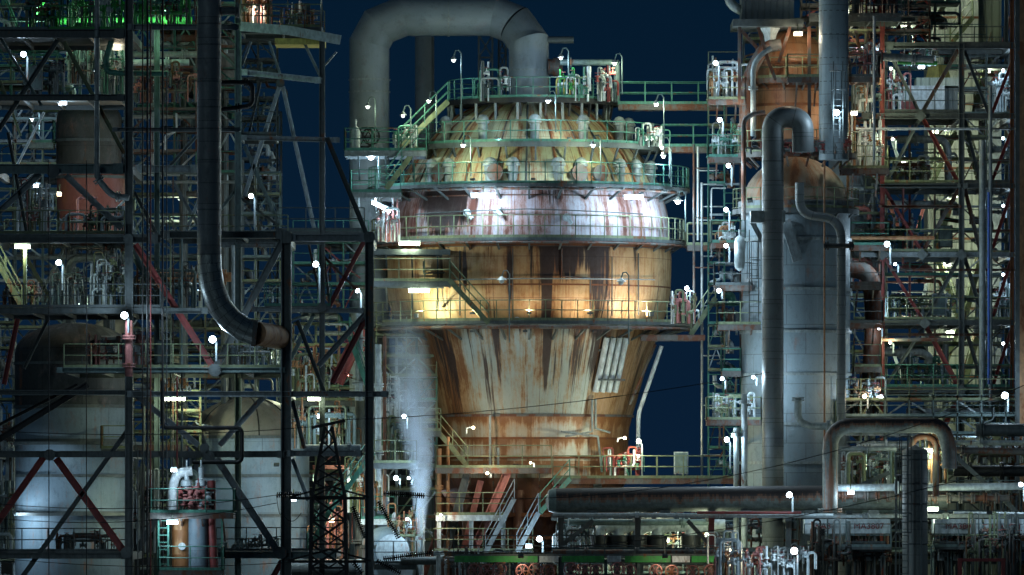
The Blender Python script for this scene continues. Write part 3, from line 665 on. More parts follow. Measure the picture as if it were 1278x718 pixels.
rf_ = _math(nt, 'MULTIPLY', _ramp2(nt, fz, -.10, .50), 1.25)
ed_ = _ramp(nt, _math(nt, 'DIVIDE', rr_, rf_), .25, 1.0, 1., 0.)
dn = _math(nt, 'MULTIPLY', ed_, _math(nt, 'MULTIPLY', _math(nt, 'ADD', _ramp(nt, fz, .25, .80, .85, .0), _ramp(nt, fz, .3, .95, .15, .0)), _ramp(nt, n_, .34, .62, .35, 1.25)))
nt.links.new(_math(nt, 'MULTIPLY', dn, 1.9), vol.inputs['Density']); nt.links.new(vol.outputs[0], o_.inputs['Volume'])
t.build('steam_plume', m, None, smooth=True, kind='stuff', label='column of white steam rising left of the vessel')
pipe('steam_vent', 'short vent pipe the steam plume rises from', [(525, 674), (525, 720)], 4, 'pipe', d=-12, ground=True)
# ------------------------------------------------------------------ lamps of the vessel
for a_ in [
 ('bright white tube light under the third ring deck, left of centre', 603, 244.5, -8.3, 1.15, 1300, CW, 'lampw'),
 ('bright white tube light under the third ring deck, right of centre', 791, 246.5, -7.2, .9, 1200, CW, 'lampw'),
 ('yellowish tube light at the left edge of the rust belt, just below the shoulder ring', 511, 304, -8.0, 1.0, 480, CY, 'lampy'),
 ('yellowish tube light under the small side landing on the left of the rust belt', 523, 363, -8.2, 1.0, 520, CY, 'lampy')]:
    fluoro(a_[0], *a_[1:4], L=a_[4], power=a_[5], col=a_[6], mat=a_[7])
fluoro('tilted white tube light under the duct platform', 476, 258, -6.5, 1.0, 700, CW, 'lampw', tilt=-.45)
for a_ in [
 ('small round white lamp under the duct platform on the left', 463, 197, -5.5, 500, CW), ('small lamp on the duct platform rail before the big duct leg', 459, 134, -5.0, 60, CY),
 ('small lamp on the left of the second ring by the stair', 503, 145, -5.8, 60, CY), ('single lamp on a tall pole left of the duct arch', 566, 76, -3.8, 120, CW),
 ('small lamp on the top deck just right of the duct', 700, 73, -3.8, 160, CW), ('small lamp high at the right end of the top deck', 767, 80, -3.5, 160, CY),
 ('small lamp under the left part of the top deck', 535, 127, -6.3, 160, CY), ('small green-white lamp under the middle of the top deck', 684, 127, -6.8, 260, CW),
 ('small lamp beside the dome on the right, on its own pole', 819, 131, -5.0, 250, CY), ('small lamp hanging under the second ring, left half', 578, 182, -7.4, 330, CY),
 ('small lamp hanging under the second ring, right half', 740, 182, -7.4, 330, CY), ('small lamp under the right end of the second ring', 826, 185, -4.5, 160, CY),
 ('small lamp just below the one at the right end of the second ring', 828, 196, -4.6, 160, CW), ('round white lamp under the right end of the third ring deck', 846, 252, -4.5, 600, CW)]:
    bulk(a_[0], *a_[1:4], power=a_[4] * 1.7, col=a_[5], mat='lampw' if a_[4] > 200 else 'lampd', r=.13 if a_[4] > 400 else .085, pole=1.5 if 'pole' not in a_[0] else 2.4)
for l, x, y in (('unlit shaded lamp on a pole against the rust belt, left of centre', 626, 351), ('unlit shaded lamp on a side arm against the rust belt, right', 775, 353)):
    bulk(l, x, y, -9.0, pole=3.0, lit=False, r=.14)
for a_ in [('round bright lamp right of the vessel at belt height', 857, 360, -5, 500), ('round white lamp on the belt platform left of the steam top', 446, 363, -10, 900)]:
    flood(a_[0], *a_[1:4], power=a_[4], pole=1.6, r=.15)
flood('bright floodlight on a pole at the right foot of the cone, above the green bridge', 797, 551, -6.4, 900, CY, 1.8, .17, 'lampy')
flood('small spotlight on an arm washing the neck of the vessel, right', 780, 547, -6.6, 850, CO, .2, .12, 'lampo', -1)
flood('small shaded light before the neck of the vessel, left', 591, 534, -6.6, 480, CO, .3, .11, 'lampo', -1)
flood('small shaded light under the front landing of the vessel', 608, 591, -8.0, 420, CO, .2, .11, 'lampo')
flood('bright ball floodlight at the vessel foot right of the grey stairs', 673, 673, -11, 700, CW, 1.2, .2)
flood('slim warm light at the left end of the foot platform', 550, 643, -9.2, 320, CO, .3, .09, 'lampo')
flood('added shielded uplight washing the middle of the cone from the neck landing', 662, 578, -9.6, 560, CO, .2, .08, 'lampo')  # unseen fill light added to brighten the cone
# ================================================================== LEFT SIDE
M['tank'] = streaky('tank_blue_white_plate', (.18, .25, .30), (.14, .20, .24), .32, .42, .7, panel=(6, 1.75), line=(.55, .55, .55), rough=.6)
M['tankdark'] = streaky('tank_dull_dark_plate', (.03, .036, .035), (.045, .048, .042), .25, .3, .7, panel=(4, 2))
M['redvessel'] = streaky('drum_brick_red', (.20, .06, .05), (.22, .09, .06), .35, .2, .8)
M['bigpipe'] = streaky('big_pipe_cladding', (.15, .175, .18), (.12, .14, .145), .12, .35, .8, panel=(40, .96), rough=.5, metal=.1, line=(.12, .12, .12))
M['elbow'] = streaky('segmented_elbow_cladding', (.22, .25, .24), (.15, .17, .16), .08, .25, 1.2, panel=(.5, .42), rough=.34, metal=.5, line=(.10, .10, .10))
M['beige'] = streaky('tank_beige_plate', (.18, .175, .15), (.14, .135, .11), .3, .2, .9)
FD, BD = -26, -14                     # front and back rows of the near frame
t = thing('steel_frame', 'tall dark open steel frame filling the left of the view, nearest the camera', 'steel frame', (P(250, 900, FD).x, FD, 0))
fr = t
for x, y0, w, m in ((161, -30, 10, 'dark'), (357, 290, 13, 'dark'), (461, 290, 11, 'dark'), (-12, -30, 12, 'dark')): column(t, x, y0, 720, FD, w, m)
for x, y0, w, m in ((196, -30, 7, 'teal'), (297, -30, 8, 'teal'), (402, 40, 7, 'dark')): column(t, x, y0, 720, BD, w, m)
column(t, 121, -30, 205, FD, 6.5, 'pipe', sec='o', name='round_column')
for x0, x1, y, h, m, d_ in ((-20, 158, 42, 11, 'dark', FD), (158, 298, 34, 7, 'grey', FD), (-20, 157, 122, 8, 'dark', FD), (140, 300, 162, 5, 'grey', FD), (-20, 157, 211, 12, 'teal', FD), (165, 250, 211, 9, 'grey', BD),
    (-20, 200, 298, 11, 'dark', FD), (200, 357, 293, 9, 'dark', FD), (357, 461, 297, 9, 'grey', FD), (-20, 261, 388, 7, 'dark', FD), (70, 357, 462, 6, 'teal', FD), (-20, 190, 490, 6, 'dark', FD),
    (157, 485, 492, 7, 'grey', FD), (-20, 357, 567, 8, 'dark', FD), (357, 452, 566, 7, 'grey', FD), (-20, 161, 694, 7, 'dark', FD), (250, 420, 693, 8, 'teal', FD), (276, 352, 306, 6, 'grey', BD)):
    beam(t, x0, y, x1, y, d_, h, m, sec='u' if h > 6 else 'i')
for x0, y0, x1, y1, h, m, s_ in ((298, 34, 300, 35, 6, 'grey', 'u'), (300, 90, 402, 101, 7, 'lgrey', 'u'), (300, 172, 424, 175, 6, 'grey', 'u'), (310, 386, 455, 388, 6, 'grey', 'u'), (296, 302, 404, 303, 5, 'dark', 'i')):
    beam(t, x0, y0, x1, y1, BD, h, m, sec=s_)
for y, xs in ((42, (-12, 161)), (211, (-12, 161)), (298, (-12, 161, 357, 461)), (490, (161, 357)), (567, (-12, 161, 357)), (694, (-12, 161, 357))):
    for x in xs:
        mb = MB(); a = P(x, y, FD); mb.ibeam(a, a + V((0, BD - FD, 0)), .35, .25) if False else mb.bar(a, a + V((0, BD - FD, 0)), .25, .35, (0, 0, 1)); mb.build('cross_beam', 'dark', t)
for x0, y0, x1, y1, d_, w, m in (
    (80, 52, 155, 192, FD, 5, 'ygreen'), (72, 50, -20, 190, FD, 6, 'dark'), (52, 132, -10, 30, FD, 3.5, 'teal'), (10, 165, 35, 300, FD, 4, 'dark'),
    (50, 217, -20, 282, FD, 8, 'grey'), (82, 219, 152, 285, FD, 8, 'grey'), (0, 100, 26, 170, BD, 3, 'ygreen'), (55, 140, 22, 205, BD, 3, 'lgrey'),
    (8, 0, 33, 60, BD, 3, 'green'), (62, -10, 30, 44, BD, 4, 'bgreen'), (125, -20, 160, 35, BD, 4, 'bgreen'), (142, -20, 120, 36, BD, 3, 'lgrey'),
    (318, 305, 215, 398, FD, 0, 'red'),
    (352, 302, 268, 462, FD, 9, 'dark'), (169, 305, 268, 462, FD, 8, 'red'), (168, 240, 200, 300, FD, 4, 'dark'),
    (349, 466, 362, 305, FD, 0, 'red'),
    (313, 52, 302, 82, BD, 3, 'lgrey'), (336, 52, 352, 100, BD, 3, 'lgrey'), (379, 52, 400, 96, BD, 3.5, 'lgrey'), (349, 108, 305, 245, BD, 5, 'lgrey'), (353, 108, 392, 285, BD, 5, 'lgrey'),
    (270, 60, 300, 90, BD, 3, 'grey'), (305, 182, 348, 280, BD, 5, 'teal'), (325, 102, 310, 170, BD, 3, 'dark'), (348, 282, 290, 240, BD, 3, 'dark'),
    (408, 172, 459, 296, FD, 6, 'dark'), (420, 65, 405, 82, BD, 2, 'white'), (402, 300, 412, 386, BD, 3, 'gray_rust'), (455, 300, 410, 384, BD, 6, 'red'), (384, 300, 402, 380, BD, 3, 'gray_rust'),
    (400, 316, 445, 362, BD, 3, 'gray_rust'), (456, 392, 397, 457, FD, 7, 'grey'), (456, 398, 415, 478, FD, 7, 'red'), (371, 400, 405, 490, FD, 5, 'dark'), (392, 392, 362, 450, BD, 5, 'teal'), (357, 402, 385, 392, BD, 3, 'teal'),
    (110, 480, -20, 560, FD, 8, 'black'), (97, 480, -20, 540, FD, 4, 'black'), (55, 570, -20, 676, FD, 8, 'red'), (70, 572, 153, 686, FD, 9, 'red'), (161, 535, 28, 720, FD, 6, 'dark'), (168, 492, 248, 556, FD, 7, 'grey'), (332, 492, 274, 556, FD, 7, 'grey'),
    (260, 570, 166, 690, FD, 0, 'dark'), (270, 572, 348, 690, FD, 9, 'grey'), (365, 573, 385, 625, FD, 5, 'lgrey'), (352, 700, 330, 740, FD, 7, 'red'), (170, 688, 200, 640, FD, 8, 'dark'),
    (365, 500, 380, 560, FD, 5, 'grey'), (480, 500, 366, 640, BD, 0, 'dark'), (5, 480, 22, 398, FD, 6, 'red'), (175, 492, 175, 490, FD, 0, 'red'), (62, 394, 30, 460, BD, 4, 'dark'),
    (20, 300, 70, 385, BD, 5, 'ygreen'), (-10, 300, 30, 390, BD, 5, 'teal'), (85, 300, 42, 385, BD, 4, 'lgrey'), (215, 225, 258, 300, BD, 4, 'grey'), (258, 225, 228, 300, BD, 4, 'lgrey'), (205, 215, 250, 165, BD, 4, 'grey'), (245, 300, 300, 230, BD, 4, 'teal')):
    if not w: continue
    a, b = P(x0, y0, d_ + .35), P(x1, y1, d_ + .35); mb = MB(); mb.ibeam(a, b, R(w, d_), .22); mb.build('brace', m, t)
# gusset node plates where braces meet
for x, y, d_, s_ in ((268, 462, FD, .9), (261, 570, FD, .8), (62, 568, FD, .8), (66, 214, FD, .9), (158, 690, FD, .8), (350, 690, FD, .9), (402, 384, BD, .7), (350, 104, BD, .6), (357, 296, FD, .9), (461, 296, FD, .8), (255, 560, FD, .7), (160, 298, FD, .7)):
    mb = MB(); w_ = s_ * .32; c_ = P(x, y, d_ - .2); mb.add([c_ + V((a_ * w_, b_, c2 * w_)) for b_ in (-.02, .02) for a_, c2 in ((-1, .45), (-.45, 1), (.45, 1), (1, .45), (1, -.45), (.45, -1), (-.45, -1), (-1, -.45))], [tuple(range(8)), tuple(range(8, 16))[::-1]] + [(i, i + 8, (i + 1) % 8 + 8, (i + 1) % 8) for i in range(8)]); mb.build('gusset_plate', 'dark', t)
# decks of the frame
for x0, x1, y, d0, d1, rm, rl in ((-15, 60, 37, FD, BD, 'teal', 'fb'), (60, 155, 37, FD, BD, 'bgreen', 'f'), (-15, 150, 118, FD + 3, BD, 'dark', ''), (-15, 155, 292, FD, BD, 'ygreen', 'fb'), (-5, 200, 384, FD, BD, 'dark', 'fb'), (80, 352, 459, FD, BD, 'ygreen', 'f'),
    (200, 352, 288, FD + 2, BD, 'ygreen', 'b'), (300, 402, 34, BD, BD + 5, 'ygreen', 'fb'), (300, 345, 168, BD, BD + 4, 'dark', 'fb'), (345, 455, 288, BD, BD + 3, 'dark', 'f'), (-5, 157, 689, FD + 1, BD, 'dark', 'f'), (270, 420, 688, FD + 1, BD, 'dark', 'f'), (330, 412, 382, BD, BD + 3, 'green', 'fb')):
    deck_rect(x0, x1, y, d0, d1, t, 'dark', rm, rl)
# cantilevered curved head platform at upper right of the frame
pl = thing('curved_platform', 'curved railed platform edge jutting right at the top of the left frame', 'platform', P(360, 48, -9))
mb = MB(); c = P(330, 48, -9)
for (x0, y0, x1, y1) in ((300, 33, 360, 38), (360, 38, 425, 50)):
    a, b = P(x0, y0, BD - .3), P(x1, y1, BD - .3); mb.bar(a, b, .45, .12)
mb.build('edge_beam', 'lgrey', pl)
mb = MB(); rail_mb(mb, [P(302, 32, BD - .2), P(340, 34, BD - .2), P(380, 39, BD - .2), P(400, 43, BD - .2)], 1.0, 1.2); mb.build('railing', 'gray_rust', pl)
mb = MB(); mb.box(P(375, 54, BD + 1.5) , (R(60), 3, .3)); mb.build('deck', 'yellow', pl)
mb = MB(); mb.tube([P(401, 42, BD), P(401, -10, BD)], .04, 6); mb.build('pole', 'galv', pl)
manifold('valve_manifold', 'brightly lit rusty-red valves and white pipes on the curved top platform', 304, 340, 34, BD + 1.5, 2.4, 12, ('white', 'orange', 'pink', 'lgrey'))
manifold('valve_manifold', 'orange rails and small blue drum on the curved top platform, right part', 345, 396, 38, BD + 1.5, 1.3, 9, ('orange', 'white', 'blue', 'teal'))
# vertical cable and pipe bundle
for k, (x, w, m, d_, y0) in enumerate(((178, 1.3, 'black', -27, -30), (184, 2.4, 'black', -27.4, -30), (188, 1.2, 'red', -27, -30), (203, 2.2, 'black', -27.3, -30), (208, 1.2, 'dark', -27, 90), (213, 1.6, 'ygreen', -24, 298), (227, 2.2, 'teal', -24, 298), (108, .9, 'black', -27, 200), (61, .8, 'black', -27, 200), (216, 1.2, 'gray_rust', -15, 220), (221, 1.8, 'red', -27, 470), (172, 1.0, 'dark', -27, 560))):
    lab = ['thin black riser beside the left frame column', 'thick black riser, second right of the left frame column', 'dull red thin riser between two black ones', 'boldest black riser right of the red thin one', 'thin dark riser hugging the bold black riser on its right', 'yellowish riser under the upper floor beam, left of a teal one', 'teal riser under the upper floor beam', 'thin black wire-like riser crossing the brick-red drum', 'hair-thin black riser left of the brick-red drum', 'rusty thin riser behind the black bundle', 'red riser low beside the tube light', 'thin dark riser low against the bluish tank'][k]
    pipe('riser', lab, [(x, y0), (x, 720)], w / 2 + .2, m, d=d_, n=7, ground=True, cat='riser')
# ---- big clad pipe with swept elbow
bp = thing('big_clad_pipe', 'fat grey clad pipe dropping through the left frame and sweeping right in a segmented elbow', 'pipe', P(261, 720, -29))
mb = MB(); mb.tube([P(261, -30, -29), P(261, 318, -29)], R(15, -29), 28); mb.build('straight_run', 'bigpipe', bp)
mb = MB(); pts = [P(261, 318, -29), P(261.5, 335, -29), P(265, 358, -29), P(274, 382, -29), P(288, 400, -29), P(304, 411, -29), P(318, 416, -29)]
mb.tube(pts, R(15.4, -29), 28); mb.build('elbow', 'elbow', bp)
mb = MB(); mb.tube([P(318, 416, -29), P(348, 421, -26)], R(15, -29), 28); mb.build('tail_run', 'orange', bp)
for y in (30, 56, 102, 134, 161, 200, 262, 318):
    mb = MB(); flange(mb, P(261, y, -29), (0, 0, 1), R(15.4, -29), .035); mb.build('band', 'dark', bp)
mb = MB(); flange(mb, P(318, 416, -29), (1, 0, -.1), R(17, -29), .1); mb.build('flange', 'gray_rust', bp)
pipe('side_nozzle', 'dark nozzle with a round blind flange right of the fat clad pipe, near the top', [(276, 14), (297, 14)], 5, 'dark', d=-29, fl=(.96,))
pipe('rear_big_pipe', 'dark grey wide pipe standing behind the left frame, right of the fat clad pipe', [(292, 200), (292, 720)], 13, 'dark', d=-2, n=20, ground=True, seams=1.5)
# ---- tanks
def tank(name, label, x0, x1, ytop, yside, d, mat, bands=(), cat='tank', y1=None, bandm='dark', domemat=None, rings=()):
    cx, hw = (x0 + x1) / 2, (x1 - x0) / 2; c = P(cx, yside, d); z0 = P(cx, y1, d).z if y1 else 0; r = R(hw, d); zt = P(cx, ytop, d).z; zs = c.z
    t = thing(name, label, cat, (c.x, d, z0))
    mb = MB(); mb.lathe([(r, z0), (r, zs)], (c.x, d), 64, -pi * 1.5, pi * .5); mb.build('shell', mat, t)
    mb = MB(); mb.lathe([(r * cos(a), zs + .002 + (zt - zs) * sin(a)) for a in (pi / 2 * i / 12 for i in range(12))] + [(.01, zt)], (c.x, d), 64, -pi * 1.5, pi * .5); mb.build('dome', domemat or mat, t)
    if y1:
        mb = MB(); mb.lathe([(.02, z0 - r * .5), (r * .55, z0 - r * .38), (r, z0 - .002)], (c.x, d), 48); mb.build('bottom_head', mat, t)
        for k in range(4):
            a = pi / 4 + pi / 2 * k; mb = MB(); mb.tube([(c.x + r * .8 * cos(a), d + r * .8 * sin(a), 0), (c.x + r * .8 * cos(a), d + r * .8 * sin(a), z0 + .2)], .16, 8); mb.build('leg', 'dark', t)
    for y in bands:
        z = P(cx, y, d).z; mb = MB(); mb.lathe([(r - .05, z - .07), (r + .09, z - .07), (r + .09, z + .07), (r - .05, z + .07)], (c.x, d), 64); mb.build('stiffener_ring', bandm, t)
    return t, c, r
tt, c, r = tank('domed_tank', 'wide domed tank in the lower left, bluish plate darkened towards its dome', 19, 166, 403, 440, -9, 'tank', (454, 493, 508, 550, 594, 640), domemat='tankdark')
mb = MB(); mb.lathe([(r + .02, P(0, 506, -9).z), (r + .02, P(0, 440, -9).z)], (c.x, -9), 64, -pi * 1.5, pi * .5); mb.build('upper_dark_shell', 'tankdark', tt)  # darker shell over the upper plate, below the dome
for yy, m_ in ((640, 'dark'), (552, 'dark')): mb = MB(); z = P(0, yy, -9).z; mb.lathe([(r, z), (r + .8, z), (r + .8, z - .15), (r, z - .15)], (c.x, -9), 64); mb.build('ledge', m_, tt)
tt, c, r = tank('domed_tank', 'domed pale tank in the lower middle-left with a round olive top', 236, 386, 496, 546, -4, 'tank', (546, 594, 643), domemat='beige')
mb = MB(); [mb.tube([(c.x + r * cos(b) * sin(a), -4 - r * cos(b) * cos(a), c.z + (P(0, 496, -4).z - c.z) * sin(b)) for b in (pi / 2 * i / 8 for i in range(9))], .04, 5) for a in (-.9, .2, .8)]; mb.build('dark_dome_strip', 'black', tt)
tank('hidden_drum', 'dark domed drum seen behind the left frame below the top floors', 70, 152, 124, 150, -6, 'tankdark', (176,), 'drum', 206)
tank('red_drum', 'brick-red lit drum behind the left frame, above the second floor beam', 71, 157, 208, 222, -6, 'redvessel', (222,), 'drum', 292)
tank('beige_tank', 'beige tank with a small dome behind the red column and the ball lamp', 118, 176, 396, 408, 1, 'beige', (430,), 'tank', 470)
tank('beige_tank', 'narrow beige pointed-top tank behind the long red diagonal brace', 176, 232, 415, 440, 2, 'beige', (), 'tank', 500)
tank('grey_drum', 'big grey vertical drum behind the fat clad pipe near the top', 210, 300, 40, 52, -4, 'tankdark', (70,), 'drum', 104)
tank('small_vessel', 'white round-headed vessel behind the steel pylon, bottom of the frame', 452, 516, 657, 680, -8, 'tank', (682,), 'vessel')
mb = MB(); p = P(490, 688, -11.6); tt = thing('end_cap_drum', 'short horizontal drum end facing the camera, before the white round-headed vessel', 'drum', p); mb.tube([p, p + V((0, 2, 0))], .72, 24); mb.build('shell', 'grey', tt); mb = MB(); mb.tube([p - V((0, .06, 0)), p + V((0, .06, 0))], .82, 24); mb.build('flange', 'lgrey', tt)
tt = thing('horizontal_drum', 'horizontal grey drum with a banded end low behind the pylon', 'drum', P(400, 712, -12)); mb = MB(); mb.tube([P(350, 712, -12), P(452, 712, -12)], R(13), 24); mb.build('shell', 'bigpipe', tt)
mb = MB(); flange(mb, P(448, 712, -12), (1, 0, 0), R(14), .12); mb.build('end_band', 'lgrey', tt)
# ---- pipes of the left frame
for lab, pts, r_, m_, d_ in (
 ('grey pipe curving down right from the round column to the black bundle', [(121, 205), (121, 222), (140, 245), (161, 247)], 4, 'pipe', -26.5),
 ('grey elbow pipe under the second floor, left of the black bundle', [(86, 372), (86, 322), (158, 322)], 5.5, 'pipe', -16),
 ('pale pipe snaking behind the bundle from the second floor downwards', [(160, 260), (166, 318), (185, 345), (198, 346)], 5, 'teal', -18),
 ('bent bright green pipe under the top floor', [(140, 48), (131, 78), (134, 90), (160, 92), (210, 92)], 3.6, 'green', -18),
 ('dark square pipe loop at the right of the fat clad pipe', [(276, 103), (311, 103), (315, 108), (315, 132), (276, 137)], 3, 'black', -27),
 ('black pipe loop standing before the pale tank', [(203, 475), (203, 534), (302, 534), (302, 577), (240, 577)], 2.6, 'black', -27),
 ('rusty horizontal pipe behind the frame, left of the bright ball lamp', [(200, 346), (300, 346)], 6, 'orange', -8),
 ('pale grey twin pipe along the upper third floor, left', [(100, 78), (236, 78)], 4, 'lgrey', -12),
 ('green-lit horizontal pipe on the top floor', [(70, 26), (240, 26)], 5, 'bgreen', -15),
 ('green-lit lower pipe on the top floor', [(95, 31), (200, 31)], 3, 'green', -17),
 ('grey pipe crossing behind the risers at the second level', [(160, 68), (246, 68)], 4, 'pipe', -10),
 ('white bent pipe left of the brick-red drum', [(22, 300), (22, 258), (60, 258), (60, 290)], 1.6, 'white', -17),
 ('second white bent pipe left of the brick-red drum', [(34, 300), (34, 243), (66, 243), (66, 262)], 1.2, 'lgrey', -17),
 ('pale pipe loop in front of the brick-red drum', [(97, 290), (97, 247), (122, 247)], 1.6, 'pink', -13),
 ('second pale pipe loop right on the brick-red drum', [(144, 290), (144, 262), (156, 250)], 1.6, 'lgrey', -13),
 ('pale insulated pipe pair before the beige tank', [(126, 422), (156, 422)], 2.6, 'lgrey', -12),
 ('lower of the pale insulated pipe pair before the beige tank', [(126, 428), (156, 428)], 2.0, 'lgrey', -12),
 ('dark red pipe standing tall under the bright ball lamp', [(161, 400), (161, 470)], 5, 'pink', -26.9),
 ('vertical grey pipe right of the fat elbow', [(291, 306), (291, 455)], 2.2, 'lgrey', -16),
 ('grey pipe descending beside the second round vent pipe', [(448, 390), (448, 500)], 5, 'pipe', -10),
 ('second grey pipe just right of the near frame column', [(472, 430), (472, 600)], 4, 'lgrey', -10),
 ('third thinner grey pipe right of the near frame column', [(480, 420), (480, 640)], 2.2, 'gray_rust', -9),
 ('horizontal pale pipe across behind the pylon top', [(380, 560), (450, 560)], 5, 'lgrey', -16),
 ('dark inclined hood-like duct in red behind the near column', [(452, 410), (420, 478)], 9, 'red', -8),
 ('wide dark vertical duct behind the near frame column', [(455, 500), (455, 720)], 12, 'dark', -6),
 ('pale vertical pipe low in the middle between pylon and steam', [(518, 600), (518, 720)], 3, 'lgrey', -3),
 ('thin pale vertical pipe beside the pale one between pylon and steam', [(444, 600), (444, 720)], 2, 'galv', -3),
 ('rust-orange vertical pipe behind the steam column', [(548, 560), (548, 720)], 3, 'orange', -6),
 ('second rust-orange vertical pipe behind the steam column', [(559, 545), (559, 720)], 2.4, 'orange', -6),
 ('grey horizontal header low before the vessel skirt', [(500, 700), (690, 700)], 5, 'dark', -13),
 ('pale bent pipe near the tank ladder', [(166, 640), (180, 560), (180, 500)], 1.6, 'dark', -14)):
    pipe('pipe', lab, pts, r_, m_, d=d_, fl=(.3, .8) if r_ >= 3 else ())
# ladders & stairs
ladder(175, 570, 690, -12, None, True, 'dark', label='dark caged ladder on the right side of the bluish domed tank')
stair(P(28, 384, -21), P(-14, 306, -21), None, .9, 'ygreen', label='yellow-lit stair flight at the left edge under the second floor')
stair(P(410, 640, -12), P(466, 565, -12), None, 1.0, 'green', label='dark green stair between the pylon and the near column', tread='dark')
stair(P(384, 690, -13), P(410, 640, -13), None, .9, 'green', label='lower green stair left behind the pylon')
stair(P(458, 480, -10), P(430, 530, -10) if False else P(436, 420, -10), None, .8, 'green', label='small green stair behind the near column, mid height')
platform('service_platform', 'green railed landing left of the steam above the two small lamps', 466, 520, 578, -12, -8, 'dark', 'ygreen', 'flr', legs=0)
platform('service_platform', 'white decked landing left of the steam', 476, 518, 556, -7, -5, 'lgrey', 'green', 'flr')
platform('service_platform', 'landing with white beam over the round-headed vessel', 450, 492, 648, -8, -5, 'white', 'green', 'flr')
platform('service_platform', 'dark railed ledge behind the pylon at mid height', 366, 450, 500, -4, -2, 'dark', 'ygreen', 'f')
platform('service_platform', 'railed landing in front of the white round-headed vessel', 462, 520, 704, -13, -11.5, 'dark', 'dark', 'f')
platform('service_platform', 'railed dark landing on the tank side, right of the wide domed tank', 126, 160, 560, -14, -12, 'dark', 'ygreen', 'flr')
platform('service_platform', 'rusty small landing between the two big tanks', 166, 232, 555, -10, -7, 'gray_rust', 'ygreen', 'f')
platform('service_platform', 'small green-lit balcony high at the left edge', 36, 66, 178, -8, -6, 'teal', 'green', 'flr')
# ---- valve tower in front of the pale tank
vt = thing('valve_tower', 'slim rusty column carrying a green railed platform crowded with pink valves, before the pale tank', 'process column', P(237, 720, -30)); vt.location.z = 0
a = P(226, 645, -30); mb = MB(); mb.lathe([(.42, 0), (.42, a.z)], (a.x, -30), 24); mb.build('column_shell', 'neck', vt)
a = P(247, 645, -30); mb = MB(); mb.lathe([(.48, 0), (.48, a.z)], (a.x, -30), 24); mb.build('column_shell', 'tank', vt)
g = deck_rect(187, 291, 640, -31.5, -28.5, vt, 'gray_rust', 'green', 'fblr', brackets=4); deck_rect(198, 277, 712, -31.5, -28.5, vt, 'gray_rust', 'green', 'fblr')
for x in (198, 210, 277): column(vt, x, 640, 720, -31, 2.2, 'green', sec='b', name='post')
for k in range(8): mb = MB(); a, b = P(198, 650 + 9 * k, -31), P(210, 650 + 9 * k, -31); mb.bar(a, b, .04, .04); mb.build('rung', 'green', vt)
mb = MB(); mb.tube([P(216, 637, -30), P(216, 605, -30), P(222, 590, -30), P(240, 588, -30)], .22, 12, True, .5); mb.build('bent_vent', 'white', vt)
for x in (233, 251):
    mb = MB(); c = P(x, 604, -30); mb.lathe([(.16, c.z - .5), (.16, c.z - .1), (.26, c.z - .1), (.26, c.z + .15), (.12, c.z + .2), (.12, c.z + .75), (.04, c.z + .8), (.04, c.z + 1.1)], (c.x, c.y), 14); mb.build('relief_valve', 'lgrey', vt)
random.seed(3)
for k in range(14):
    mb = MB(); valve(mb, P(random.uniform(222, 260), random.uniform(612, 634), -30.6), random.uniform(.12, .2), random.choice('xz')); mb.build('valve', random.choice(('pink', 'pink', 'red', 'lgrey')), vt)
for k in range(4):
    mb = MB(); y = 612 + 6 * k; mb.tube([P(222, 636, -30.2), P(222, y, -30.2), P(262, y, -30.2), P(262, 636, -30.2)], .07, 8, True, .2); mb.build('loop_pipe', random.choice(('pink', 'dark', 'red')), vt)
mb = MB(); mb.tube([P(264, 600, -30), P(264, 660, -30), P(268, 720, -30)], .2, 10); mb.build('standing_pipe', 'red', vt)
mb = MB(); p = P(227, 682, -30.5); mb.tube([p, p + V((0, .4, 0))], .17, 16); mb.build('gauge', 'white', vt)
# ---- transmission pylon nearest the camera
PD = -70
py = thing('pylon', 'black lattice transmission pylon with tapering peak, closest to the camera', 'pylon', P(411, 720, PD)); py.location.z = 0
def PP(x, y): return P(x, y, PD)
w1, w0 = R(24, PD), R(27, PD); base = P(410, 720, PD); base.z = 0
za, zb = P(0, 620, PD).z, P(0, 533, PD).z; cx = base.x
q4 = [(-1, -1), (1, -1), (1, 1), (-1, 1)]
for i, j in q4:
    mb = MB(); mb.bar((cx + i * w0 * 1.15, PD + j * w0 * 1.15, 0), (cx + i * w1 * .85, PD + j * w1 * .85, za), .14, .14); mb.bar((cx + i * w1 * .85, PD + j * w1 * .85, za), (cx + i * .15, PD + j * .15, zb), .12, .12); mb.build('leg', 'black', py)
for k in range(4):
    (i, j), (i2, j2) = q4[k], q4[(k + 1) % 4]; mb = MB(); n = 15
    for m_ in range(n):
        f0, f1 = m_ / n, (m_ + 1) / n; A0, A1 = w0 * 1.15 + (w1 * .85 - w0 * 1.15) * f0, w0 * 1.15 + (w1 * .85 - w0 * 1.15) * f1
        q = [V((cx + a * A, PD + b * A, za * f)) for (a, b, A, f) in ((i, j, A0, f0), (i2, j2, A0, f0), (i, j, A1, f1), (i2, j2, A1, f1))]
        mb.bar(q[0], q[3], .075, .075); mb.bar(q[1], q[2], .075, .075); mb.bar(q[2], q[3], .07, .07)
        mid = (q[0] + q[1]) / 2; mb.bar(mid, (q[2] + q[0]) / 2, .05, .05); mb.bar(mid, (q[3] + q[1]) / 2, .05, .05)
    n = 5
    for m_ in range(n):
        f0, f1 = m_ / n, (m_ + 1) / n; A0, A1 = w1 * .85 + (.15 - w1 * .85) * f0, w1 * .85 + (.15 - w1 * .85) * f1
        q = [V((cx + a * A, PD + b * A, za + (zb - za) * f)) for (a, b, A, f) in ((i, j, A0, f0), (i2, j2, A0, f0), (i, j, A1, f1), (i2, j2, A1, f1))]
        mb.bar(q[0], q[3], .06, .06); mb.bar(q[1], q[2], .06, .06)
    mb.build('lacing', 'black', py)
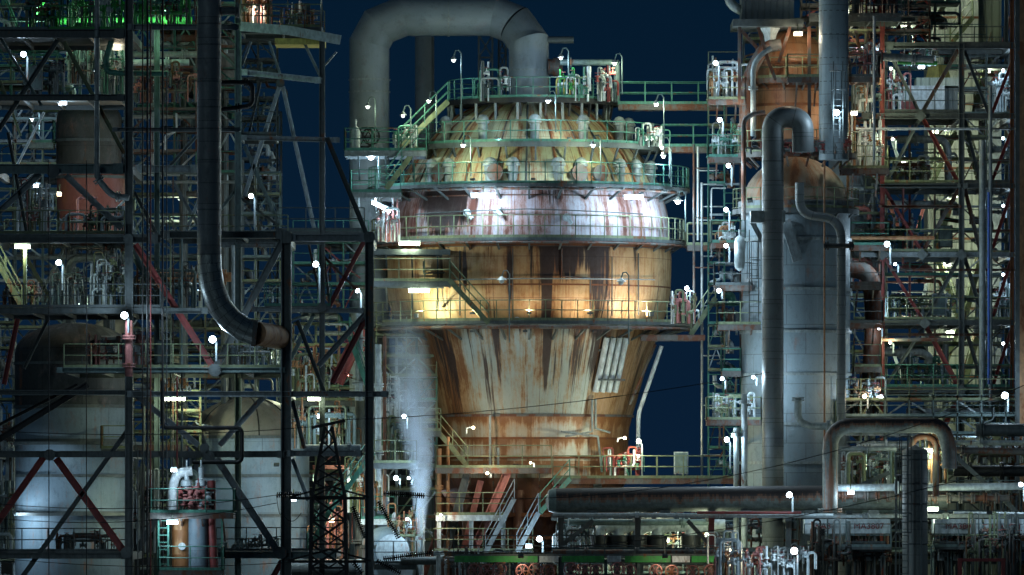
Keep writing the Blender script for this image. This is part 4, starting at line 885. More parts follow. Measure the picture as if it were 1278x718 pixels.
for y, L_ in ((533, 22), (621, 50), (700, 52)):
    mb = MB(); a, b = PP(411 - L_, y + 1), PP(411 + L_ * .9, y + (-8 if y == 533 else 1)); mb.bar(a, b, .12, .12)
    if y != 533:
        for dz in (-1, 1): mb.bar(PP(411, y - 14), PP(411 + dz * L_, y), .08, .08)
    mb.build('cross_arm', 'black', py)
for k, ((x0, y0), (x1, y1)) in enumerate((((440, 632), (455, 672)), ((472, 626), (498, 672)), ((478, 616), (530, 619)), ((345, 618), (376, 617)), ((440, 700), (452, 716)), ((470, 700), (500, 716)), ((478, 698), (540, 690)))):
    lab = ('black insulator string sloping down just right of the pylon', 'longer black insulator string sloping down farther right of the pylon', 'black insulator string lying level at the right end of the pylon arm', 'black insulator string lying level at the left end of the pylon arm', 'short black insulator string low beside the pylon', 'black insulator string sloping down at the bottom of the photo', 'level black insulator string low right of the pylon')[k]
    t = thing('insulator_string', lab, 'insulator', PP(x0, y0)); a, b = PP(x0, y0), PP(x1, y1); mb = MB(); tt_ = (b - a).normalized(); L_ = (b - a).length; n = int(L_ / .085)
    mb.tube([a, b], .035, 6)
    for i in range(n): flange(mb, a + tt_ * L_ * (i + .5) / n, tt_, .12, .024)
    mb.build('disc_stack', 'glass', t)
def wire(lab, pts, sag=.6, r=.015, d=PD):
    w = []
    for (a, b) in zip(pts, pts[1:]):
        A = P(a[0], a[1], a[2] if len(a) > 2 else d); B = P(b[0], b[1], b[2] if len(b) > 2 else d)
        for i in range(13 if b is pts[-1] else 12): t = i / 12; q = A.lerp(B, t); q.z -= sag * 4 * t * (1 - t); w.append(q)
    mb = MB(); mb.tube(w, r, 5, False); tag(mb.build('power_line', 'black'), lab, 'cable')
wire('upper power line running left from the pylon arm', [(345, 618), (-60, 622, -60)], .5); wire('lower power line running left under the upper one', [(345, 628), (-60, 640, -60)], .6)
wire('power line at the left edge crossing the dark tank', [(388, 533), (-60, 534, -70)], .3); wire('power line low at the left, just above the lowest railing', [(385, 700), (-60, 690, -60)], .4)
wire('power line rising right from the pylon peak across the vessel', [(430, 524), (960, 465, -110)], .3); wire('power line rising right from the level insulator to the right tower', [(530, 619), (1340, 455, -120)], 1.6)
wire('lowest power line running right from the pylon', [(540, 690), (1340, 560, -120)], .9); wire('hanging jumper loop below the left insulator', [(345, 618), (352, 640), (376, 640)], .35); wire('hanging jumper loop right of the pylon', [(520, 620), (515, 645), (498, 655)], .3)
# ---- background clutter behind the left frame
random.seed(21)
for k, (lab, x0, x1, yb, d_, h, n, mats) in enumerate((
 ('green-lit pumps and pipes on the top floor, left part', 30, 80, 37, -18, 1.8, 12, ('green', 'bgreen', 'ygreen')), ('green-lit pumps and pipes on the top floor, middle', 85, 118, 37, -17, 2.0, 12, ('bgreen', 'green', 'dark')),
 ('green-lit pipes on the top floor between the two columns', 125, 156, 37, -18, 2.2, 12, ('bgreen', 'green', 'lgrey')), ('green-lit pipe tangle right of the left column', 165, 240, 34, -18, 1.9, 16, ('bgreen', 'green', 'gray_rust')),
 ('dim pipe tangle on the second floor, left', 30, 80, 118, -18, 1.6, 12, ('dark', 'lgrey', 'teal')), ('pale pipe tangle under the top floor, middle', 84, 118, 105, -12, 2.4, 14, ('lgrey', 'gray_rust', 'teal')),
 ('pale pipe tangle under the top floor beside the column', 126, 156, 118, -12, 2.6, 14, ('lgrey', 'teal', 'green')), ('rusty pipes behind the black bundle, second level', 165, 245, 128, -12, 1.8, 18, ('gray_rust', 'dark', 'pink')),
 ('white instruments and pipes left of the brick-red drum', 25, 62, 292, -18, 2.4, 14, ('white', 'lgrey', 'pink', 'ygreen')), ('small green valves before the brick-red drum', 72, 120, 292, -19, 1.0, 9, ('ygreen', 'red', 'white')),
 ('dim valves before the brick-red drum, right end', 122, 156, 292, -19, 1.3, 9, ('ygreen', 'dark', 'lgrey')), ('dark hanging pipework under the brick-red drum', 60, 155, 318, -14, .8, 12, ('dark', 'gray_rust', 'teal')),
 ('yellowish valves on the third floor, left edge', 4, 60, 384, -20, 1.2, 12, ('ygreen', 'gray_rust', 'dark')), ('dark pipe tangle on the third floor, middle', 64, 110, 384, -18, 1.9, 14, ('dark', 'teal', 'lgrey')),
 ('dark pipe tangle on the third floor left of the column', 112, 156, 384, -19, 2.6, 16, ('dark', 'lgrey', 'ygreen')), ('dim pipe tangle on the third floor right of the column', 165, 245, 388, -14, 2.2, 16, ('dark', 'teal', 'gray_rust')),
 ('pinkish valves behind the mid railing under the ball lamp', 110, 156, 459, -20, 1.5, 12, ('pink', 'gray_rust', 'dark')), ('small white valves beside the dark red column', 166, 185, 459, -20, 1.8, 10, ('white', 'pink', 'lgrey')),
 ('bright piping under the fat elbow', 290, 345, 459, -18, 1.8, 14, ('lgrey', 'ygreen', 'white')), ('rusty pipes under the round-lit beam, left of centre', 200, 235, 492, -10, 1.0, 8, ('orange', 'lgrey')),
 ('bright pipe tangle behind the frame left of the dark red hood', 366, 410, 492, -8, 2.2, 16, ('lgrey', 'ygreen', 'orange')), ('pipe tangle behind the pylon peak', 366, 445, 560, -8, 2.4, 18, ('ygreen', 'lgrey', 'orange', 'teal')),
 ('pipe tangle behind the near column foot', 432, 480, 640, -6, 2.6, 16, ('lgrey', 'ygreen', 'orange')), ('pipe tangle left of the steam above the landing', 484, 518, 578, -8, 2.4, 14, ('lgrey', 'ygreen', 'teal')),
 ('pipe tangle left of the steam foot', 490, 530, 700, -9, 2.6, 14, ('lgrey', 'ygreen', 'orange')), ('orange pipework seen through the pylon', 392, 432, 700, -6, 3.0, 14, ('orange', 'pink', 'gray_rust')),
 ('white and grey nozzles on the tall landing beside the steam', 466, 500, 520, -8, 2.0, 12, ('white', 'lgrey')), ('small piping low left at the photo edge', -5, 17, 690, -16, 3.5, 14, ('lgrey', 'ygreen', 'teal')),
 ('small piping left of the bluish tank at mid height', -5, 17, 600, -16, 3.2, 12, ('lgrey', 'gray_rust')), ('dark valves on the lowest left floor', 70, 150, 689, -20, 1.0, 12, ('dark', 'gray_rust')),
 ('dark riser cluster between the two big tanks', 168, 200, 690, -14, 4.0, 14, ('dark', 'lgrey', 'black')), ('dim valves behind the deck railing over the pale tank', 280, 350, 688, -20, .8, 8, ('dark', 'teal')))):
    manifold('pipe_manifold', lab, x0, x1, yb, d_, h, n, mats, r=.06)
for k, (lab, x, y0, y1, d_, w, m_) in enumerate((('dark lattice mast behind the left frame, right of the fat pipe', 344, 140, 460, 6, 14, 'dark'), ('grey lattice riser tower behind the risers near the top', 230, -20, 240, 4, 16, 'teal'), ('slim lattice riser behind the left column, top floors', 172, -20, 300, 2, 12, 'teal'), ('lattice tower left of the brick-red drum', 30, -20, 700, 4, 26, 'dark'))):
    lattice('lattice_tower', lab, x, y0, 720 if k == 3 else y1, d_, w, m_, step=1.2)
mb = MB(); a = P(360, 430, 20)
for k, (lab, x0, x1, y0, d_, m_) in enumerate((('dim long building roofline far behind between the frame and the vessel', 375, 520, 456, 60, 'black'), ('low lit yellowish shed roof far behind, left of the near column', 408, 430, 443, 40, 'yellow'))):
    t = thing('process_building', lab, 'building', P((x0 + x1) / 2, y0, d_)); t.location.z = 0; a, b = P(x0, y0, d_), P(x1, y0, d_)
    if k: mb = MB(); mb.box(((a.x + b.x) / 2, d_ + 2, a.z - .2), (b.x - a.x, 4, .5)); mb.build('roof', m_, t); mb = MB(); mb.box(((a.x + b.x) / 2, d_ + 2, (a.z - .5) / 2), (b.x - a.x - 1, 3, a.z - .5)); mb.build('wall', 'dark', t)
    else:
        mb = MB(); mb.box(((a.x + b.x) / 2, d_ + 5, a.z / 2), (b.x - a.x, 10, a.z)); mb.build('wall', m_, t); mb = MB(); mb.box(((a.x + b.x) / 2, d_ + 5, a.z + .15), (b.x - a.x + .6, 10.6, .3)); mb.build('roof', 'dark', t)
# ---- lamps of the left side
for a_ in [
 ('ball floodlight high at the left edge below the top floor', 29, 68, -24, 700, CW, .19, 1.4), ('ball floodlight under the second floor beside the bent grey pipe', 73, 328, -22, 650, CW, .19, 1.3),
 ('brightest ball floodlight, on the red column above the wide domed tank', 155, 394, -27.5, 900, CW, .24, .8), ('ball floodlight beneath the fat swept elbow', 265, 424, -27.5, 900, CW, .24, 1.0),
 ('small ball floodlight on an orange post right of the fat pipe', 313, 245, -19, 450, CW, .16, 1.5), ('ball floodlight on a post over the green railing, between frame and vessel', 394, 330, -20, 800, CW, .2, 1.8),
 ('small floodlight among the pale arms just left of the steam', 504, 520, -13.5, 500, CW, .14, .6), ('left one of the two lamps below the green landing beside the steam', 494, 597, -13, 450, CW, .16, .3),
 ('right one of the two lamps below the green landing beside the steam', 510, 597, -12.6, 300, CW, .1, .3), ('shielded lamp low beside the steam foot over the round-headed vessel', 508, 648, -12.5, 900, CW, .1, .3)]:
    flood(a_[0], *a_[1:4], power=a_[4], col=a_[5], r=a_[6], pole=a_[7])
for a_ in [
 ('short tube light under a beam near the dark domed drum', 79, 129, -18, .3, 500, CW, 'lampw', 0), ('yellow-white tube light on a post at the left edge under the second floor', 28, 308, -23, .7, 520, CY, 'lampy', 2.8),
 ('greenish tube light between the two big tanks', 218, 498, -16, 1.0, 480, CY, 'lampy', 0), ('greenish tube light behind the frame above the pylon', 392, 498, -14, .6, 360, CY, 'lampy', 0),
 ('small warm tube light right of the brick-red drum', 171, 219, -12, .35, 240, CO, 'lampo', 0), ('tiny lamp before the brick-red drum', 74, 243, -12, .2, 260, CO, 'lampo', 0),
 ('bright shaded lamp on the rusty column under the valve platform', 215, 652, -31.8, .5, 330, CW, 'lampw', 0), ('small lamp beside the bent white vent of the valve tower', 217, 587, -31.5, .25, 260, CW, 'lampw', 0),
 ('small green lamp on the top floor, left part', 95, 28, -16, .2, 330, CG, 'lampg', 0), ('small green lamp on the top floor beside the left column', 150, 22, -16, .2, 380, CG, 'lampg', 0),
 ('small green lamp on the top floor near the fat pipe', 206, 14, -16, .2, 360, CG, 'lampg', 0), ('small warm lamp under the top floor left of the column', 146, 55, -14, .3, 200, CO, 'lampo', 0),
 ('green lamp high on the left edge of the top floor', 44, 12, -14, .2, 330, CG, 'lampg', 0), ('small white lamp under the green floor beam beside the white bent pipes', 46, 232, -16, .3, 300, CW, 'lampw', 0),
 ('warm lamp among the white pipes on the curved top platform', 318, 10, -12, .3, 380, CO, 'lampo', 0), ('small lamp at the bluish tank wall near the column', 171, 627, -13, .25, 220, CY, 'lampy', 0),
 ('small pale lamp on the left insulator side before the pale tank', 366, 624, -13, .25, 260, CW, 'lampw', 0), ('lamp behind the far left columns low at the photo edge', 8, 640, -12, .3, 700, CW, 'lampw', 0),
 ('small lamp low behind the pylon on the left', 400, 520, -10, .3, 240, CW, 'lampw', 0), ('small dim lamp by the green railing behind the pylon', 438, 600, -9, .3, 300, CY, 'lampy', 0), ('small orange lamp seen through the pylon lattice', 414, 650, -8, .25, 260, CO, 'lampo', 0)]:
    fluoro(a_[0], *a_[1:4], L=a_[4], power=a_[5], col=a_[6], mat=a_[7], pole=a_[8], th=.07 if a_[4] < .5 else .09)
# ================================================================== RIGHT TOWER
M['tower'] = streaky('tower_blue_grey_cladding', (.20, .26, .285), (.165, .215, .235), .12, .25, .9, panel=(1.9, 1.45), line=(.22, .22, .22), rough=.5)
M['towerrust'] = streaky('tower_rust_dome', (.30, .26, .20), (.20, .13, .08), .62, .4, 1.5, rustc=(.15, .055, .02))
M['cyclone'] = streaky('cyclone_rust_orange', (.36, .20, .10), (.24, .12, .06), .6, .4, 1.0, panel=(1.2, 1.2), line=(.1, .05, .03), rustc=(.16, .05, .02))
M['corr_cream'] = corrug('cream_profile_sheet', (.50, .54, .45), (.40, .45, .35), .42, .1)
M['corr_dark'] = corrug('olive_profile_sheet', (.24, .28, .20), (.17, .20, .14), .42, .1)
M['corr_grey'] = corrug('grey_profile_sheet', (.17, .20, .20), (.14, .165, .17), .30, .1)
M['fatpipe'] = backrust('fat_pipe_rusted_back', (.095, .115, .11), .38); M['_old'] = streaky('fat_pipe_rusty_back', (.12, .15, .15), (.09, .105, .10), .35, .45, 2.2, rustc=(.12, .04, .02))
TD = -6
tt, c, r = tank('stripper_column', 'wide blue-grey clad column right of the vessel, below a rusty dome', 925, 1061, 196, 262, TD, 'tower', (262, 300, 362, 415, 468, 530, 578), 'process column', domemat='towerrust', bandm='pipe')
mb = MB(); mb.lathe([(r * 1.06, P(0, 268, TD).z), (r * 1.06, P(0, 252, TD).z)], (c.x, TD), 48); mb.build('collar', 'grey', tt)
ring_deck(993, 192, TD, R(60), R(76), tt, 'gray_rust', 'ygreen', braces=16, n=40, h=1.05, rsup=R(58), bz=.7)
ring_deck(993, 262, TD, R(67), R(78), tt, 'dark', 'ygreen', braces=12, n=40, h=1.0, rsup=R(67), bz=.5, name='ring_walkway')
tt2, c2, r2 = tank('cyclone_vessel', 'orange-lit rusty cyclone vessel at the top right, partly behind a tall pipe', 944, 1030, 38, 78, -4, 'cyclone', (80, 110, 132), 'cyclone', 182, 'rust')
ring_deck(989, 100, -4, R(42), R(60), tt2, 'gray_rust', 'ygreen', braces=12, n=36, h=1.0, rsup=R(42), bz=.6)
t = thing('rear_cone_hopper', 'pale blue conical hopper behind the clad column on its right', 'hopper', P(1078, 300, 2)); a = P(1066, 0, 2); mb = MB(); mb.lathe([(R(10), P(0, 330, 2).z), (R(16), P(0, 300, 2).z), (R(32), P(0, 235, 2).z), (R(32), P(0, 195, 2).z), (.01, P(0, 180, 2).z)], (a.x, 2), 32); mb.build('cone_shell', 'tower', t)
for k in range(4): mb = MB(); an = pi / 4 + k * pi / 2; mb.tube([(a.x + 1.3 * cos(an), 2 + 1.3 * sin(an), 0), (a.x + 1.3 * cos(an), 2 + 1.3 * sin(an), P(0, 230, 2).z)], .12, 8); mb.build('leg', 'grey', t)
def clad(name, label, pts, r_, d, n=26, seam=.58, mat='bigpipe', cat='pipe', ground=False, bend=None, bands=.0):
    return pipe(name, label, pts, r_, mat, d=d, n=n, bend=bend, seams=seam, ground=ground, cat=cat, seamm='dark')
clad('u_bend_pipe', 'tall light-grey clad pipe with an inverted U bend, in front of the clad column', [(964.5, 720), (964.5, 146), (1002, 146), (1002, 190)][::1], 13.5, -11.5, seam=1.15, mat='bigpipe', bend=R(19))
clad('tall_riser_pipe', 'pale straight pipe rising out of the top of the frame beside the rusty cyclone', [(1040.5, -30), (1040.5, 200)], 18.5, -9, seam=1.15, mat='tower')
clad('swan_pipe', 'slender grey pipe with a double bend hugging the right of the clad column', [(998, 228), (998, 268), (1050, 273), (1050, 720)], 5.6, -10.5, seam=1.2, mat='bigpipe', bend=1.0, ground=True)
pipe('elbow_duct', 'rusty thick curved duct dropping on the right side of the clad column', [(1058, 335), (1086, 340), (1092, 400), (1086, 470), (1086, 520), (1064, 545)], 11, 'gray_rust', d=-4, n=20, seams=.7, bend=1.1)
pipe('curved_duct', 'dark rusty curved duct left of the orange cyclone', [(930, 196), (930, 100), (955, 58), (975, 56)], 7.5, 'gray_rust', d=-6.5, n=18, bend=1.6)
pipe('hopper_pipe', 'pale bent pipe below the top hopper', [(962, 60), (946, 72), (940, 84), (940, 170)], 3.4, 'pipe', d=-8, bend=.5, fl=(.5,))
pipe('arched_pipe', 'rusty thin arched pipe over the left of the rust dome', [(928, 275), (928, 150), (940, 142), (955, 140)], 3, 'gray_rust', d=-9, bend=.7)
pipe('arm_pipe', 'dark horizontal pipe stub bolted to the swan-neck pipe', [(1028, 307), (1066, 307)], 3, 'black', d=-11, fl=(.1, .9))
pipe('small_elbow_pipe', 'grey pipe with flanged end bending right on the low part of the clad column', [(996, 497), (996, 525), (1010, 532), (1036, 532)], 4.5, 'pipe', d=-12, fl=(0.02, .97))
pipe('twin_vent_pipe', 'left pipe of the two standing ones at the column foot platform', [(919, 534), (919, 720)], 3.6, 'pipe', d=-12, fl=(.02,), ground=True)
pipe('twin_vent_pipe', 'right pipe of the two standing ones at the column foot platform', [(929, 492), (929, 720)], 3.8, 'lgrey', d=-12, fl=(.02,), ground=True)
pipe('cap_pipe', 'thin rusty line down the middle of the clad column', [(1029, 200), (1029, 590)], 1.2, 'orange', d=-10.5)
pipe('white_riser', 'slim white pipe just left of the tall riser pipe, upper right', [(1091, 20), (1091, 200)], 1.8, 'galv', d=-8)
t = thing('small_accumulator', 'small grey capsule vessel on the left side of the clad column', 'vessel', P(923, 350, -9)); c = P(923, 335, -9); z = c.z; mb = MB(); mb.lathe([(.02, z - .15), (.22, z), (.26, z + .2), (.26, z + 1.3), (.2, z + 1.5), (.06, z + 1.6), (.06, z + 1.9)], (c.x, c.y), 18); mb.build('shell', 'pipe', t)
t = thing('bracket_clamp', 'grey box bracket holding the U bend pipe against the clad column', 'bracket', P(958, 270, -11)); mb = MB(); mb.box(P(958, 271, -11), (R(42), 1.6, R(14))); mb.build('clamp_box', 'pipe', t); mb = MB(); mb.bar(P(980, 276, -9), P(996, 326, -9), .5, .4); mb.build('knee_brace', 'grey', t); mb = MB(); mb.bar(P(938, 276, -9.5), P(951, 300, -9.5), .25, .2); mb.build('knee_brace', 'grey', t)
# hopper house at the very top
hh = thing('filter_house', 'grey ribbed box house on a steel floor at the top right', 'filter house', P(957, 26, -7)); a, b = P(926, 0, -7), P(991, 24, -7)
mb = MB(); mb.box(((a.x + b.x) / 2, -5, b.z + 2), (b.x - a.x, 4, 4)); mb.build('cladding', 'corr_grey', hh)
mb = MB(); mb.box(((a.x + b.x) / 2, -5, b.z - .2), (b.x - a.x + .9, 5, .35)); mb.build('floor_beam', 'dark', hh)
c = P(962, 0, -7); mb = MB(); mb.lathe([(R(6), P(0, 62, 0).z), (R(8), P(0, 52, 0).z), (R(20), P(0, 30, 0).z)], (c.x, -6), 4); mb.build('hopper', 'lgrey', hh)
for x0, y0, x1, y1 in ((946, 34, 960, 80), (986, 34, 972, 78), (923, 34, 923, 130), (1010, 34, 1010, 190), (925, 38, 945, 60), (960, 80, 968, 100)): mb = MB(); mb.bar(P(x0, y0, -8), P(x1, y1, -8), .16, .16); mb.build('leg', 'gray_rust', hh)
pipe('duct_elbow', 'grey pipe elbow entering the ribbed box house from the left', [(905, -20), (912, 6), (926, 14)], 6, 'pipe', d=-6, bend=.6)
# ------------------------------------------------------------------ open frame at far right
RF, RB = -2, 12
t = thing('steel_frame', 'rust-brown open steel frame with big cross braces at the right edge', 'steel frame', (P(1190, 900, RF).x, RF, 0)); rf = t
for x, w, m, d_ in ((1101, 5.5, 'red', RF), (1200, 7, 'dark', RF), (1263, 5, 'rust', RF), (1105, 5, 'dark', RB), (1256, 5, 'dark', RB)): column(t, x, -40 if x != 1200 else 55, 720, d_, w, m)
for x, w in ((1226, 8), (1236, 5)): column(t, x, 108 if w == 5 else 175, 720, RF - 1, w, 'pipe', sec='o', name='round_column')
for x0, x1, y, h, m in ((1104, 1285, 57, 8, 'dark'), (1075, 1285, 145, 7, 'dark'), (1075, 1285, 161, 2.5, 'grey'), (1070, 1285, 318, 6, 'grey'), (1096, 1200, 258, 3, 'gray_rust'), (1110, 1285, 337, 3, 'gray_rust'), (1066, 1285, 403, 6, 'dark'), (1096, 1240, 418, 3, 'gray_rust'), (1100, 1285, 487, 7, 'dark'), (1090, 1200, 232, 4, 'dark'), (1095, 1170, -2, 5, 'dark'), (1200, 1285, 232, 6, 'dark'), (1000, 1150, 24, 6, 'dark')):
    beam(t, x0, y, x1, y, RF, h, m, sec='u' if h > 5 else 'i')
for y in (57, 145, 232, 318, 403, 487): beam(t, 1105, y + 3, 1256, y + 3, RB, 5, 'dark')
for y in (57, 145, 232, 318, 403, 487):
    for x in (1101, 1200, 1263): mb = MB(); a = P(x, y, RF); mb.bar(a, a + V((0, RB - RF, 0)), .25, .3, (0, 0, 1)); mb.build('cross_beam', 'dark', t)
for x0, y0, x1, y1, d_, w, m in ((1108, 62, 1148, 142, RF, 4, 'dark'), (1196, 62, 1150, 142, RF, 5, 'gray_rust'), (1148, 148, 1104, 232, RF, 4, 'dark'), (1152, 148, 1197, 230, RF, 5, 'red'), (1104, 236, 1150, 314, RF, 4, 'red'), (1197, 236, 1152, 314, RF, 5, 'gray_rust'),
    (1104, 322, 1152, 400, RF, 4, 'red'), (1197, 322, 1156, 400, RF, 5, 'dark'), (1153, 408, 1104, 484, RF, 4, 'dark'), (1156, 408, 1197, 484, RF, 6, 'red'), (1197, 492, 1180, 530, RF, 6, 'red'), (1203, 492, 1222, 530, RF, 5, 'dark'),
    (1204, 64, 1234, 142, RF, 4, 'dark'), (1262, 80, 1238, 142, RF, 4, 'red'), (1204, 150, 1224, 230, RF, 4, 'dark'), (1238, 226, 1262, 165, RF, 4, 'red'), (1204, 236, 1224, 316, RF, 5, 'gray_rust'), (1239, 310, 1262, 240, RF, 4, 'red'),
    (1204, 322, 1228, 400, RF, 5, 'dark'), (1239, 396, 1262, 325, RF, 4, 'red'), (1204, 408, 1228, 484, RF, 5, 'dark'), (1239, 482, 1262, 412, RF, 4, 'red'), (1112, 88, 1124, 122, RB, 4, 'lgrey'), (1112, 170, 1126, 215, RB, 4, 'lgrey'), (1155, 250, 1138, 312, RB, 4, 'pink'),
    (1108, 250, 1132, 312, RB, 4, 'pink'), (1160, 340, 1145, 400, RB, 4, 'lgrey'), (1110, 425, 1130, 485, RB, 4, 'lgrey'), (1250, 70, 1225, 142, RB, 4, 'pink'), (1262, 20, 1250, 60, RB, 4, 'pink'), (1066, 45, 1030, 20, RF, 4, 'gray_rust'), (1068, 38, 1078, 90, RF, 4, 'gray_rust'), (1085, 38, 1072, 92, RF, 3, 'gray_rust')):
    a, b = P(x0, y0, d_ + .35), P(x1, y1, d_ + .35); mb = MB(); mb.ibeam(a, b, R(w, d_), .2); mb.build('brace', m, t)
for x, y in ((1149, 145), (1151, 318), (1154, 404), (1200, 318), (1200, 487), (1101, 318)): mb = MB(); mb.box(P(x, y, RF - .25), (.42, .05, .42), ry=.785); mb.build('gusset_plate', 'dark', t)
for x0, x1, y, d0, d1, rm, rl in ((1104, 1198, 140, RF, RF + 8, 'dark', 'f'), (1200, 1262, 228, RF, RF + 8, 'dark', 'f'), (1104, 1198, 228, RF, RF + 8, 'ygreen', 'fb'), (1066, 1198, 314, RF, RF + 8, 'ygreen', 'fb'), (1066, 1262, 399, RF, RF + 8, 'ygreen', 'fb'), (1100, 1262, 483, RF, RF + 8, 'green', 'fb'), (1010, 1125, 20, -6, RF, 'dark', 'fb'), (1150, 1262, 52, RF, RF + 6, 'dark', 'b')):
    deck_rect(x0, x1, y, d0, d1, t, 'dark', rm, rl)
# corrugated stair tower behind the frame
st = thing('clad_tower', 'tall yellow-green ribbed sheet tower inside the right frame', 'tower', (P(1204, 0, 16).x, 16, 0))
a, b = P(1158, 0, 16), P(1221, 0, 16); H = P(0, -40, 16).z
mb = MB(); mb.box(((a.x + b.x) / 2, 18, H / 2), (b.x - a.x, 4, H)); mb.build('cladding', 'corr_cream', st)
a2 = P(1251, 0, 16); mb = MB(); mb.box(((b.x + a2.x) / 2 + .01, 19, H / 2), (a2.x - b.x, 4, H)); mb.build('side_bay', 'corr_dark', st)
a3, b3 = P(1230, 0, 15), P(1251, 0, 15); zt, zb_ = P(0, 95, 15).z, P(0, 500, 15).z; mb = MB(); mb.box(((a3.x + b3.x) / 2, 16.4, (zt + zb_) / 2), (b3.x - a3.x, 1, zt - zb_)); mb.build('white_panel', 'lgrey', st)
for y in (22, 130, 210, 298, 385, 470): mb = MB(); mb.box(((a.x + b.x) / 2, 15.95, P(0, y, 16).z), (b.x - a.x + .04, .12, .12)); mb.build('sheet_joint', 'orange', st)
for k, (x0, y0, x1, y1) in enumerate(((1186, 22, 1214, 56), (1168, 22, 1192, -12), (1216, 140, 1238, 62), (1222, 226, 1200, 150), (1165, 226, 1192, 165), (1168, 232, 1195, 312), (1196, 318, 1168, 398), (1170, 404, 1198, 482), (1204, 400, 1222, 330), (1204, 480, 1222, 412))):
    stair(P(x0, max(y0, y1), 11 if x0 < 1215 else 8), P(x1, min(y0, y1), 11 if x0 < 1215 else 8), st, .8, 'ygreen')
t = thing('edge_column', 'broad brown and orange rusted column at the right edge of the photo', 'column', P(1276, 720, -8)); t.location.z = 0
mb = MB(); a = P(1281, 0, -8); mb.box((a.x, -8, P(0, -40, 0).z / 2), (R(18), 1.2, P(0, -40, 0).z)); mb.build('column_face', 'orange', t); mb = MB(); mb.bar((a.x - R(11), -8.4, 0), (a.x - R(11), -8.4, P(0, -40, 0).z), .28, .3); mb.build('flange_edge', 'dark', t)
t = thing('white_duct_box', 'white-lit sheet box duct with cream lid, on the right frame floor', 'duct', P(1154, 140, 4)); a, b = P(1131, 107, 4), P(1179, 140, 4)
mb = MB(); mb.box(((a.x + b.x) / 2, 5.5, (a.z + b.z) / 2), (b.x - a.x, 3, a.z - b.z)); mb.build('box_body', 'white', t); mb = MB(); mb.box(((a.x + b.x) / 2 + .7, 5.8, a.z + .22), (b.x - a.x + .3, 2.6, .42)); mb.build('lid', 'corr_cream', t)
e = P(1188, 124, 4); mb = MB(); mb.box((e.x, 6.2, e.z), (R(17), 3, R(30))); mb.build('side_box', 'corr_grey', t); mb = MB(); mb.lathe([(R(16), P(0, 98, 5).z), (R(12), P(0, 80, 5).z)], (P(1172, 0, 5).x, 6), 4); mb.build('neck', 'yellow', t)
mb = MB(); mb.box(P(1137, 134, 2), (.55, .15, .6)); mb.build('sign_plate', 'red', t)
for lab, pts, r_, m_, d_ in (
 ('dark horizontal drum-like pipe under the upper right floor', [(1082, 70), (1165, 75)], 5, 'pipe', -5), ('thin green-lit trough pipe below the dark drum-like pipe', [(1120, 78), (1170, 79)], 2.6, 'bgreen', -5),
 ('brown pipe crossing right frame below the fourth floor', [(1062, 297), (1166, 297)], 2.4, 'orange', -3), ('pale pipe bending down in the right frame beside the ribbed tower', [(1095, 440), (1160, 440), (1164, 470), (1164, 520)], 5, 'lgrey', 3),
 ('grey large pipe crossing in front of the ribbed tower at mid height', [(1120, 174), (1182, 174), (1184, 230)], 5, 'pipe', 4), ('thin white pipe along the third right floor', [(1068, 161), (1222, 161)], 1.6, 'lgrey', -4),
 ('small blue pipe down the right frame', [(1234, 240), (1234, 480)], 1.6, 'blue', -4), ('rusty pipe low across the right frame', [(1096, 424), (1190, 424)], 2.4, 'gray_rust', -3),
 ('grey thick pipe standing in the right frame low', [(1180, 430), (1180, 530)], 4, 'pipe', 6), ('pinkish thin pipe beside the red column', [(1127, 235), (1127, 330)], 1.5, 'pink', 2)):
    pipe('pipe', lab, pts, r_, m_, d=d_, fl=(.2, .7) if r_ > 4 else ())
# left-hand platforms of the clad column
for lab, x0, x1, y, d_, rm in (
 ('red-edged railed ledge top left of the orange cyclone', 884, 930, 124, -7, 'ygreen'), ('green railed ledge left of the rust dome', 884, 926, 196, -7, 'green'), ('small ledge with a rusty drum left of the clad column', 888, 930, 303, -7, 'green'), ('dark ledge under the capsule vessel', 892, 938, 356, -8, 'dark'),
 ('yellowish railed ledge left of the clad column', 896, 952, 405, -8, 'ygreen'), ('short green cage ledge lower left of the clad column', 901, 925, 463, -7, 'green'), ('curved-end railed ledge at the column foot', 882, 950, 524, -9, 'ygreen'), ('small railed ledge right of the clad column under the curved duct', 1060, 1100, 355, -6, 'gray_rust'),
 ('dark ledge right of the clad column at mid height', 1056, 1102, 403, -6, 'dark'), ('ledge under the curved duct foot', 1066, 1100, 458, -6, 'ygreen'), ('ledge with railing before the orange cyclone', 983, 1030, 96, -9, 'ygreen'), ('dark ledge right of the tall riser pipe', 1040, 1098, 96, -8, 'dark'), ('green railed ledge right of the pale hopper', 1062, 1110, 306, -3, 'green'),
 ('railed ledge right of the rust dome', 1050, 1110, 210, -5, 'ygreen')):
    platform('side_platform', lab, x0, x1, y, d_, d_ + 2.2, 'gray_rust', rm, 'flr', brackets=2)
lattice('ladder_tower', 'thin green lattice ladder tower low left of the clad column', 911, 463, 600, -5, 16, 'green', step=.9, dia=.04, leg=.06)
ladder(941, 310, 402, -9.8, None, True, 'dark', label='dark caged ladder up the left face of the clad column')
ladder(1046, 100, 190, -12, None, True, 'dark', label='caged ladder on the tall riser pipe')
random.seed(77)
